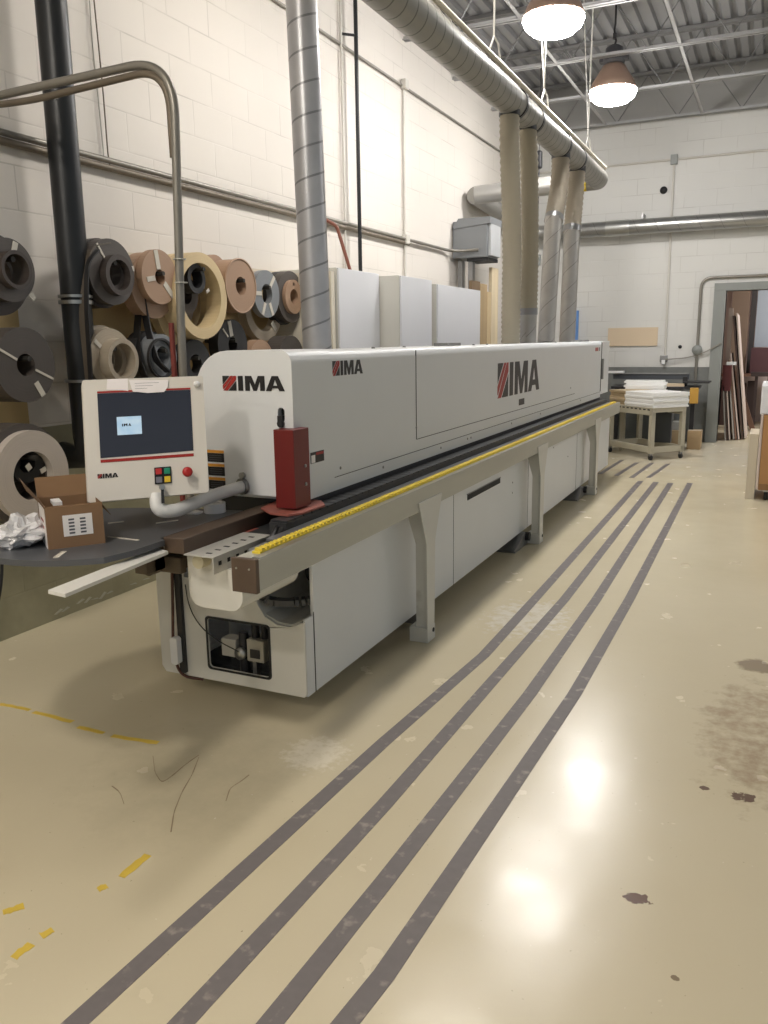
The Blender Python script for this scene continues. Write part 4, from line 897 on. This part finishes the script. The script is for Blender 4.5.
tag(MB(BM).box(.18, .34, .25, .6, Hh-.005, Hh+.008).build('white_offcut', WHITE), 'small white offcut lying in the mouth of the cardboard box', 'offcut')
# crumpled bag
import bmesh
bg = bmesh.new(); bmesh.ops.create_icosphere(bg, subdivisions=4, radius=1)
c = atZ(12, 548, TZ)
rnd = random.Random(3)
from mathutils import noise as mn
for v in bg.verts:
    nv = v.co.normalized(); k = 1+0.42*mn.noise(nv*2.3)+0.20*mn.noise(nv*6)+0.10*mn.noise(nv*13)
    v.co = Vector((nv.x*0.085*k+0.01, nv.y*0.09*k, max(-0.044, nv.z*0.052*k*(1.25 if nv.x < 0.2 else .8))))
me = bpy.data.meshes.new('bag'); bg.to_mesh(me); bg.free()
bgm = mat('white_plastic_film', rgb(214, 214, 216), 0.22, var=.1, scale=12); me.materials.append(bgm)
for p_ in me.polygons: p_.use_smooth = False
bo = bpy.data.objects.new('plastic_bag', me); COL.objects.link(bo); bo.location = (c.x, c.y+0.05, TZ+0.0445)
tag(bo, 'crumpled white plastic bag on the round black table beside the cardboard box', 'bag')
# tape roll, cup-like white lid, slips
p = atZ(215, 512, TZ)
tag(MB().lathe([(0.025, 0), (0.047, 0), (0.047, .042), (0.025, .042)], 'z', (p.x, p.y, TZ), 28, smooth=False).build('tape_roll', WHITE), 'white tape roll lying on the round black table behind the fence', 'tape roll')
p = atZ(193, 513, TZ)
tag(MB().prism(rrect(p.x-.04, p.x+.04, p.y-.025, p.y+.025, .01), 'z', TZ, TZ+.008).build('white_offcut', WHITE), 'small white slip on the round black table beside the tape roll', 'offcut')
def slip(a, b, w, lab):
    p, q = atZ(*a, TZ), atZ(*b, TZ); t = (q-p).normalized(); nn = Vector((t.y, -t.x, 0))*w/2
    tag(MB().prism([(v.x, v.y) for v in (p-nn, q-nn, q+nn, p+nn)], 'z', TZ, TZ+.003).build('edging_offcut', TAPE), lab, 'offcut', 'edging offcuts on the table')
slip((56, 558), (64, 552), .02, 'short pale offcut at the table edge in front of the cardboard box')
slip((108, 537), (139, 540.5), .007, 'long thin pale offcut on the round black table beside the cardboard box')
slip((156, 523.5), (178, 520.5), .008, 'short pale offcut on the round black table under the console arm')
slip((108, 523.5), (124, 522), .005, 'hair-thin pale offcut on the round black table behind the cardboard box')
# long white strip sticking out of the machine
ws = [atZ(48, 590, .865), atZ(65, 594, .865), atZ(168, 551, .865), atZ(157, 547.5, .865)]
tag(MB().prism([(v.x, v.y) for v in ws]+[], 'z', .853, .865).build('white_strip', mat('white_strip', rgb(222, 220, 214), .4)), 'long white laminate strip sticking out from the near end of the machine over the floor', 'strip')
pipe('floor_cable', 'dark cable hanging down the painted wall to the floor below the round table', 'cable', [(-3.785, 3.05, .9), (-3.78, 3.08, .5), (-3.77, 3.02, .25), (-3.75, 2.85, .012)], .009, BLACK, .15, 8)

# ------------------------------------------------------------------ white cabinets
def cabinet(x0, x1, y0, y1, z, lab, g='white cabinets behind the machine'):
    t = thing('white_cabinet', lab, 'cabinet', ((x0+x1)/2, (y0+y1)/2, 0), g)
    MB().box(x0, x1-0.02, y0, y1, 0, z).build('carcass', mat('carcass_warm', rgb(214, 212, 204), .45), t, bevel=0.002)
    MB().box(x1-0.018, x1, y0+0.004, y1-0.004, 0.05, z-0.003).build('door', WHITEC, t, bevel=0.002)
cabinet(-3.75, -3.20, 6.02, 6.785, 2.205, 'white cabinet closest to the spiral duct, set back from the next one')
cabinet(-3.60, -3.00, 6.81, 7.54, 2.185, 'middle white cabinet standing forward of its neighbour')
cabinet(-3.60, -2.95, 7.57, 8.85, 2.15, 'widest white cabinet, beside the lumber and the grey box')
tag(MB().box(-3.75, -3.22, 5.93, 5.985, 0, 2.17).build('cream_panel', mat('cream_panel', rgb(222, 214, 196), .5)), 'narrow cream panel upright against the first white cabinet', 'panel')
# lumber beside
for i, (pa, pb, pt, lab) in enumerate(((472, 480, 281, 'dark rough plank standing just past the widest white cabinet'), (480.5, 487, 284, 'mid-brown rough plank standing among the lumber'),
        (487.5, 491, 292, 'thin pale plank standing among the lumber'), (491.5, 498, 268, 'tall light plank standing closest to the first hose'))):
    X_ = -3.35-0.02*i; A1, A2 = atX(pa, 300, X_), atX(pb, 300, X_); zt_ = atX((pa+pb)/2, pt, X_).z
    tag(MB().box(X_-.04, X_, A1.y, A2.y, 0, zt_).build('plank', mat('lumber_%d' % i, rgb(*((112, 92, 70), (160, 138, 104), (190, 168, 132), (206, 190, 160))[i]), .8, var=.25, scale=9, stretch=(1, 1, .08))), lab, 'plank', 'planks beside the white cabinets')

# ------------------------------------------------------------------ far end: cart, stacks, saw table
K, Lp, Rp = Vector((-1.39, 11.37, 0)), Vector((-2.06, 12.05, 0)), Vector((-1.0, 11.75, 0))
uL = (Lp-K).normalized(); uR = Vector((-uL.y, uL.x, 0)); uR = uR if uR.x > 0 else -uR
CL, CW, CH = 0.98, 0.55, 0.70
KM = Matrix(((uL.x, uR.x, 0, K.x), (uL.y, uR.y, 0, K.y), (0, 0, 1, 0), (0, 0, 0, 1)))
CP = mat('cart_paint', rgb(176, 170, 152), .5, var=.06)
ct = thing('roller_cart', 'pale steel cart on casters carrying white boards at the far end of the machine', 'cart', K)
def cmb(): return MB(KM)
cmb().box(0, CL, 0, .05, CH-.10, CH).box(0, CL, CW-.05, CW, CH-.10, CH).box(0, .05, .05, CW-.05, CH-.06, CH).box(CL-.05, CL, .05, CW-.05, CH-.06, CH).build('top_frame', CP, ct, bevel=.003)
cmb().box(0, CL, .01, .05, .10, .18).box(0, CL, CW-.05, CW-.01, .10, .18).box(0.01, .05, .05, CW-.05, .10, .18).box(CL-.05, CL-.01, .05, CW-.05, .10, .18).build('bottom_frame', CP, ct, bevel=.003)
hm = cmb()
for k in range(10): hm.box(.05+k*.092, .10+k*.092, -.002, .001, CH-.035, CH-.018)
hm.build('roller_slot', GAP, ct)
for (a, b) in ((0, 0), (CL-.06, 0), (0, CW-.06), (CL-.06, CW-.06)):
    cmb().box(a, a+.06, b, b+.06, .09, CH-.06).build('leg', CP, ct, bevel=.003)
    cs = cmb().box(a+.015, a+.045, b+.01, b+.05, .055, .09).build('caster', GREYM, ct)
    cmb().lathe([(0.0, .014), (.034, .014), (.036, .009), (.036, -.009), (.034, -.014), (0, -.014)], 'y', (a+.03, b+.03, .036), 18, closed=False).build('wheel', BLACK, cs)
cmb().box(.05, CL-.05, .05, CW-.05, CH-.05, CH-.02).build('shelf_board', CP, ct)
BRD = mat('white_board_stack', rgb(238, 238, 236), .45)
def stack(M, x0, x1, y0, y1, z, n, th, lab, cat, grp, m, name='white_board', jitter=.012):
    for k in range(n):
        j = [random.uniform(-jitter, jitter) for _ in range(2)]
        tag(MB(M).box(x0+j[0], x1+j[0], y0+j[1], y1+j[1], z+k*th, z+(k+1)*th-.001).build(name, m, bevel=.0015), lab, cat, grp)
stack(KM, -.02, .60, -.01, .56, CH, 8, .025, 'white board in the flat stack on the near end of the roller cart', 'board', 'white boards stacked on the cart', BRD)
KM2 = Matrix.Translation((-1.92, 12.28, 0)) @ Matrix.Rotation(math.radians(4), 4, 'Z')
st = thing('support_table', 'pale low stand behind the roller cart carrying a second stack of white boards', 'stand', (-1.6, 12.5, 0))
MB(KM2).box(-.05, .62, 0.0, .45, .80, .84).build('stand_top', CP, st)
for (a, b) in ((-.03, .02), (.55, .02), (-.03, .38), (.55, .38)): MB(KM2).box(a, a+.05, b, b+.05, 0, .80).build('leg', CP, st)
stack(KM2, .02, .57, .0, .43, .84, 6, .028, 'white board in the second stack just behind the roller cart', 'board', 'white boards in the second stack', BRD, jitter=.02)
KM3 = KM @ Matrix.Translation((.66, .02, 0))
stack(KM3, 0.0, .36, .02, .5, CH, 7, .028, 'tan fibreboard piece stacked between the machine end and the white boards', 'board', 'tan boards on the cart', mat('tan_board', rgb(186, 166, 134), .6, var=.08), 'tan_board')
# saw bench against back wall
sw = thing('panel_saw', 'dark low saw bench with long rails against the back wall', 'saw bench', (-1.6, 13.2, 0))
MB().box(-2.2, -1.10, 13.05, 13.15, 1.0, 1.075).build('rail', mat('rail_dark', rgb(74, 78, 84), .4, .3), sw, bevel=.004)
MB().box(-2.15, -1.12, 13.03, 13.17, 1.078, 1.09).build('rail_top', GREYM, sw)
MB().box(-2.2, -0.95, 12.9, 13.5, .86, .90).build('bench_top', DKMETAL, sw, bevel=.004)
MB().box(-1.16, -.80, 12.85, 13.3, .955, .975).box(-1.18, -1.12, 13.0, 13.1, .9, 1.04).build('extension_wing', BLACK, sw)
MB().box(-2.0, -1.2, 13.05, 13.45, 0.05, .86).build('cabinet', mat('saw_grey', rgb(92, 96, 96), .5), sw, bevel=.006)
for lx in (-1.05, -2.15): MB().box(lx, lx+.06, 12.95, 13.05, 0, .86).build('leg', BLACK, sw)
MB().box(-1.4, -1.28, 13.035, 13.049, .40, .58).build('motor_plate', mat('plate_pale', rgb(150, 152, 150), .5), sw)
tag(MB().box(-2.28, -2.05, 13.0, 13.2, 1.092, 1.12).build('white_offcut', WHITE), 'white piece lying on the end of the saw rails', 'offcut')
tag(MB().box(-1.75, -1.15, 12.92, 13.02, .901, .945).build('tan_board', PLYL), 'tan board lying across the saw bench behind the white stack', 'board')
MB().box(-1.06, -.94, 12.86, 12.895, .66, .89).build('ochre_bin', mat('ochre_plastic', rgb(190, 146, 62), .5), sw, bevel=.01, label='ochre yellow bin')  # yellow bin, attached to the saw bench as a part
tag(MB().box(-1.42, -1.20, 11.95, 12.1, .18, .72).build('tall_carton', mat('dark_carton', rgb(58, 62, 66), .6)), 'dark upright panel standing under the roller cart frame', 'panel')
for i, (x0, x1, y0, y1, h, lab, m) in enumerate(((-1.32, -1.08, 12.45, 12.75, .30, 'brown carton on the floor under the saw, taller of the two', mat('carton_a', rgb(158, 138, 108), .7, var=.08)),
                                  (-1.05, -.86, 12.75, 13.0, .27, 'small tan carton on the floor beside the doorway', mat('carton_b', rgb(166, 142, 108), .7, var=.08)))):
    t = thing('floor_carton', lab, 'carton', ((x0+x1)/2, (y0+y1)/2, 0), 'cartons on the floor by the saw')
    MB().box(x0, x1, y0, y1, 0, h).build('carton_body', m, t, bevel=.004)
    MB().box(x0, x1, (y0+y1)/2-.02, (y0+y1)/2+.02, h, h+.002).build('packing_tape', TAPE, t)
tag(MB().box(-1.27, -1.12, 12.5, 12.7, .303, .42).build('grey_carton', mat('carton_grey', rgb(150, 150, 146), .7), bevel=.004), 'grey carton standing on top of the brown carton under the saw', 'carton')
tag(MB().box(-2.42, -1.655, BY-0.025, BY-0.002, 1.49, 1.775).build('pinboard', PLYL), 'blank light plywood board fixed on the back wall', 'board')
tag(MB().box(-3.03, -2.88, 13.60, 13.64, 0.0, 2.06).build('blue_panel', mat('blue_panel', rgb(96, 140, 200), .5)), 'tall narrow light-blue panel standing near the back wall past the hoses', 'panel')

# ------------------------------------------------------------------ things leaning in the doorway and store room
def lean(label, x_b, y_b, x_t, y_t, h, w, th, m, name='leaning_board', grp='boards leaning in the doorway'):
    """board whose foot is at (x_b, y_b) and head at (x_t, y_t, h); thin side faces the viewer"""
    a, b = Vector((x_b, y_b, 0)), Vector((x_t, y_t, h)); d = (b-a).normalized()
    s = Vector((0, 1, 0)); s = (s-d*s.dot(d)).normalized(); nrm = d.cross(s).normalized()
    vs = []
    for base_ in (a, b):
        for (i, j) in ((0, 0), (1, 0), (1, 1), (0, 1)): vs.append(base_+nrm*th*(i-.5)+s*w*j)
    mz = -min(v.z for v in vs)
    vs = [v+Vector((0, 0, mz)) for v in vs]
    return tag(MB()._add(vs, [(0, 1, 2, 3), (7, 6, 5, 4), (0, 4, 5, 1), (1, 5, 6, 2), (2, 6, 7, 3), (3, 7, 4, 0)]).build(name, m), label, 'board', grp)
LB = mat('lean_pinkwhite', rgb(206, 190, 180), .6, var=.05); LD = mat('lean_dark', rgb(74, 56, 50), .6, var=.15); LM = mat('lean_brown', rgb(122, 92, 76), .6, var=.15, stretch=(1, 1, .1)); LG = mat('lean_grey', rgb(160, 156, 150), .6, var=.06); LR = mat('lean_maroon', rgb(88, 36, 38), .6, var=.1)
lean('tall white-edged board leaning in the doorway, highest of the leaning ones', -.30, 14.25, -.56, 14.3, 1.95, .9, .022, LB)
lean('dark brown board leaning just behind the tall white-edged one', -.34, 14.22, -.60, 14.25, 1.92, .9, .025, LD)
lean('short white-edged board leaning lowest against the doorway frame', -.58, 14.0, -.665, 14.0, .85, .7, .02, LG)
lean('second short pale board leaning by the doorway frame', -.52, 14.03, -.635, 14.05, 1.0, .7, .018, LB)
lean('dark board leaning between the short pale ones', -.555, 14.02, -.652, 14.02, .98, .7, .02, LD)
lean('pale grey board leaning in the middle of the doorway pile', -.46, 14.07, -.61, 14.1, 1.10, .7, .02, LG)
lean('brown board leaning in the middle of the doorway pile', -.43, 14.1, -.60, 14.12, 1.2, .7, .025, LM)
lean('pale board with worn edge leaning beside the tall ones', -.39, 14.14, -.60, 14.16, 1.35, .7, .02, LB)
tag(MB().box(-.69, -.56, 14.0, 14.03, .78, 1.18).build('maroon_panel', LR), 'small maroon panel caught between the leaning boards and the doorway frame', 'panel')
tag(MB().box(-.64, -.50, 13.99, 14.03, 1.182, 1.23).build('white_offcut', WHITE), 'white rag-like piece on top of the maroon panel', 'offcut')
tag(MB().box(-.68, -.61, 14.35, 14.40, 1.25, 2.05).build('white_trim_piece', LB), 'slim pale trim piece standing high behind the doorway frame', 'trim piece')
# store room rack and panels
for i, (x0, x1, z0, z1, yy, c_, lab) in enumerate((
    (-.74, -.44, .95, 2.9, 16.6, (128, 108, 92), 'broad brown sheet standing upright on the store room rack'),
    (-.98, -.76, .95, 2.9, 16.75, (198, 176, 166), 'pinkish sheet standing upright beside the brown one'),
    (-.42, -.33, .95, 2.9, 16.7, (62, 58, 58), 'dark narrow sheet between the brown and the pale blue-grey sheets'),
    (-.32, .25, 1.42, 2.9, 16.72, (164, 172, 182), 'pale blue-grey sheet hanging at the back of the store room'),
    (-.36, .02, .95, 1.41, 16.5, (84, 54, 58), 'maroon block below the pale blue-grey sheet'))):
    tag(MB().box(x0, x1, yy, yy+.03, z0, z1).build('stored_sheet', mat('sheet_%d' % i, rgb(*c_), .6, var=.06)), lab, 'sheet', 'sheets in the store room')
rk = thing('storage_rack', 'brown rack holding the sheets in the store room', 'rack', (0.3, 16.6, 0))
MB().box(-1.1, 2.0, 16.4, 17.2, .90, .945).build('shelf', LM, rk)
for lx in (-1.05, -.05, 1.9): MB().box(lx, lx+.06, 16.42, 16.48, 0, .90).build('upright', LD, rk)
for i, (x0, x1, h, c_) in enumerate(((-.95, -.83, .82, (98, 72, 62)), (-.81, -.69, .78, (70, 50, 46)), (-.67, -.57, .84, (120, 92, 78)), (-.55, -.40, .76, (84, 60, 54)), (-.38, -.25, .8, (60, 46, 44)))):
    tag(MB().box(x0, x1, 16.5, 16.9, 0, h).build('stored_offcut', mat('off_%d' % i, rgb(*c_), .7)), ['reddish brown', 'very dark', 'lighter brown', 'dull brown', 'blackish'][i]+' board end standing under the storage rack', 'board', 'board ends under the rack')
lean('slanted grey-brown plank resting diagonally in the store room', -.22, 15.6, -.58, 15.7, 1.0, .1, .08, LM, 'plank')
tag(MB().box(-.32, .35, 15.8, 15.95, .93, 1.0).box(-.25, -.20, 15.82, 15.90, 0, .93).box(.25, .30, 15.82, 15.90, 0, .93).build('saw_horse', mat('horse_dark', rgb(66, 54, 54), .6)), 'dark trestle standing before the rack in the store room', 'trestle')

# ------------------------------------------------------------------ wooden cabinet on casters at the aisle
wc = thing('rolling_cabinet', 'plywood cabinet with white edge on black casters at the aisle', 'cabinet', (.35, 9.2, 0))
MB().box(-.035, .75, 8.9, 9.9, .11, .855).build('carcass', mat('cabinet_wood', rgb(176, 132, 84), .55, var=.1, scale=4, stretch=(1, 1, .15)), wc, bevel=.003)
MB().box(-.058, -.037, 8.895, 9.9, .12, .86).build('edge_panel', LB, wc, bevel=.002)
MB().box(-.035, .75, 8.885, 8.899, .11, .17).build('plinth', mat('cab_plinth', rgb(140, 104, 66), .6), wc)
for (lx, ly) in ((.04, 8.97), (.04, 9.8), (.65, 8.97), (.65, 9.8)):
    cs = MB().box(lx-.03, lx+.03, ly-.03, ly+.03, .085, .11).build('caster', STEEL, wc)
    MB().lathe([(0, .018), (.038, .018), (.045, .010), (.045, -.010), (.038, -.018), (0, -.018)], 'x', (lx, ly, .045), 20, closed=False).build('wheel', BLACK, cs)
t = thing('white_cupboard', 'white box cupboard standing on top of the plywood rolling cabinet', 'cupboard', (.35, 9.3, .86))
MB().box(-.07, .75, 8.92, 9.9, .861, 1.14).build('body', WHITE, t, bevel=.004)
MB().box(-.06, .74, 8.912, 8.919, .875, 1.13).build('door', WHITEC, t)
tag(MB().box(-.15, -.065, 8.95, 9.5, .0, .66).build('pale_board', mat('pale_board', rgb(200, 190, 170), .6)), 'low pale board standing upright against the side of the rolling cabinet', 'board')

# ------------------------------------------------------------------ remaining light
w = bpy.data.worlds.new('world'); S.world = w; w.use_nodes = True
w.node_tree.nodes['Background'].inputs[0].default_value = (0.82, 0.92, 1.0, 1); w.node_tree.nodes['Background'].inputs[1].default_value = 0.37
def arealight(name, loc, size, power, col=(1, .95, .9)):
    l = bpy.data.lights.new(name, 'AREA'); l.shape = 'SQUARE'; l.size = size; l.energy = power; l.color = col
    o = bpy.data.objects.new(name, l); COL.objects.link(o); o.location = loc; return o
arealight('store_room_fill_light', (1.2, 15.3, 3.35), 0.8, 100, (1, .98, .96))  # added area light standing in for store room lamps out of view
S.view_settings.view_transform = 'Standard'; S.view_settings.look = 'None'; S.view_settings.gamma = 1.0
S.view_settings.use_curve_mapping = False
S.view_settings.exposure = 0.0
S.cycles.use_denoising = True
S.cycles.max_bounces = 8; S.cycles.diffuse_bounces = 4; S.cycles.glossy_bounces = 3
S.cycles.sample_clamp_indirect = 6.0
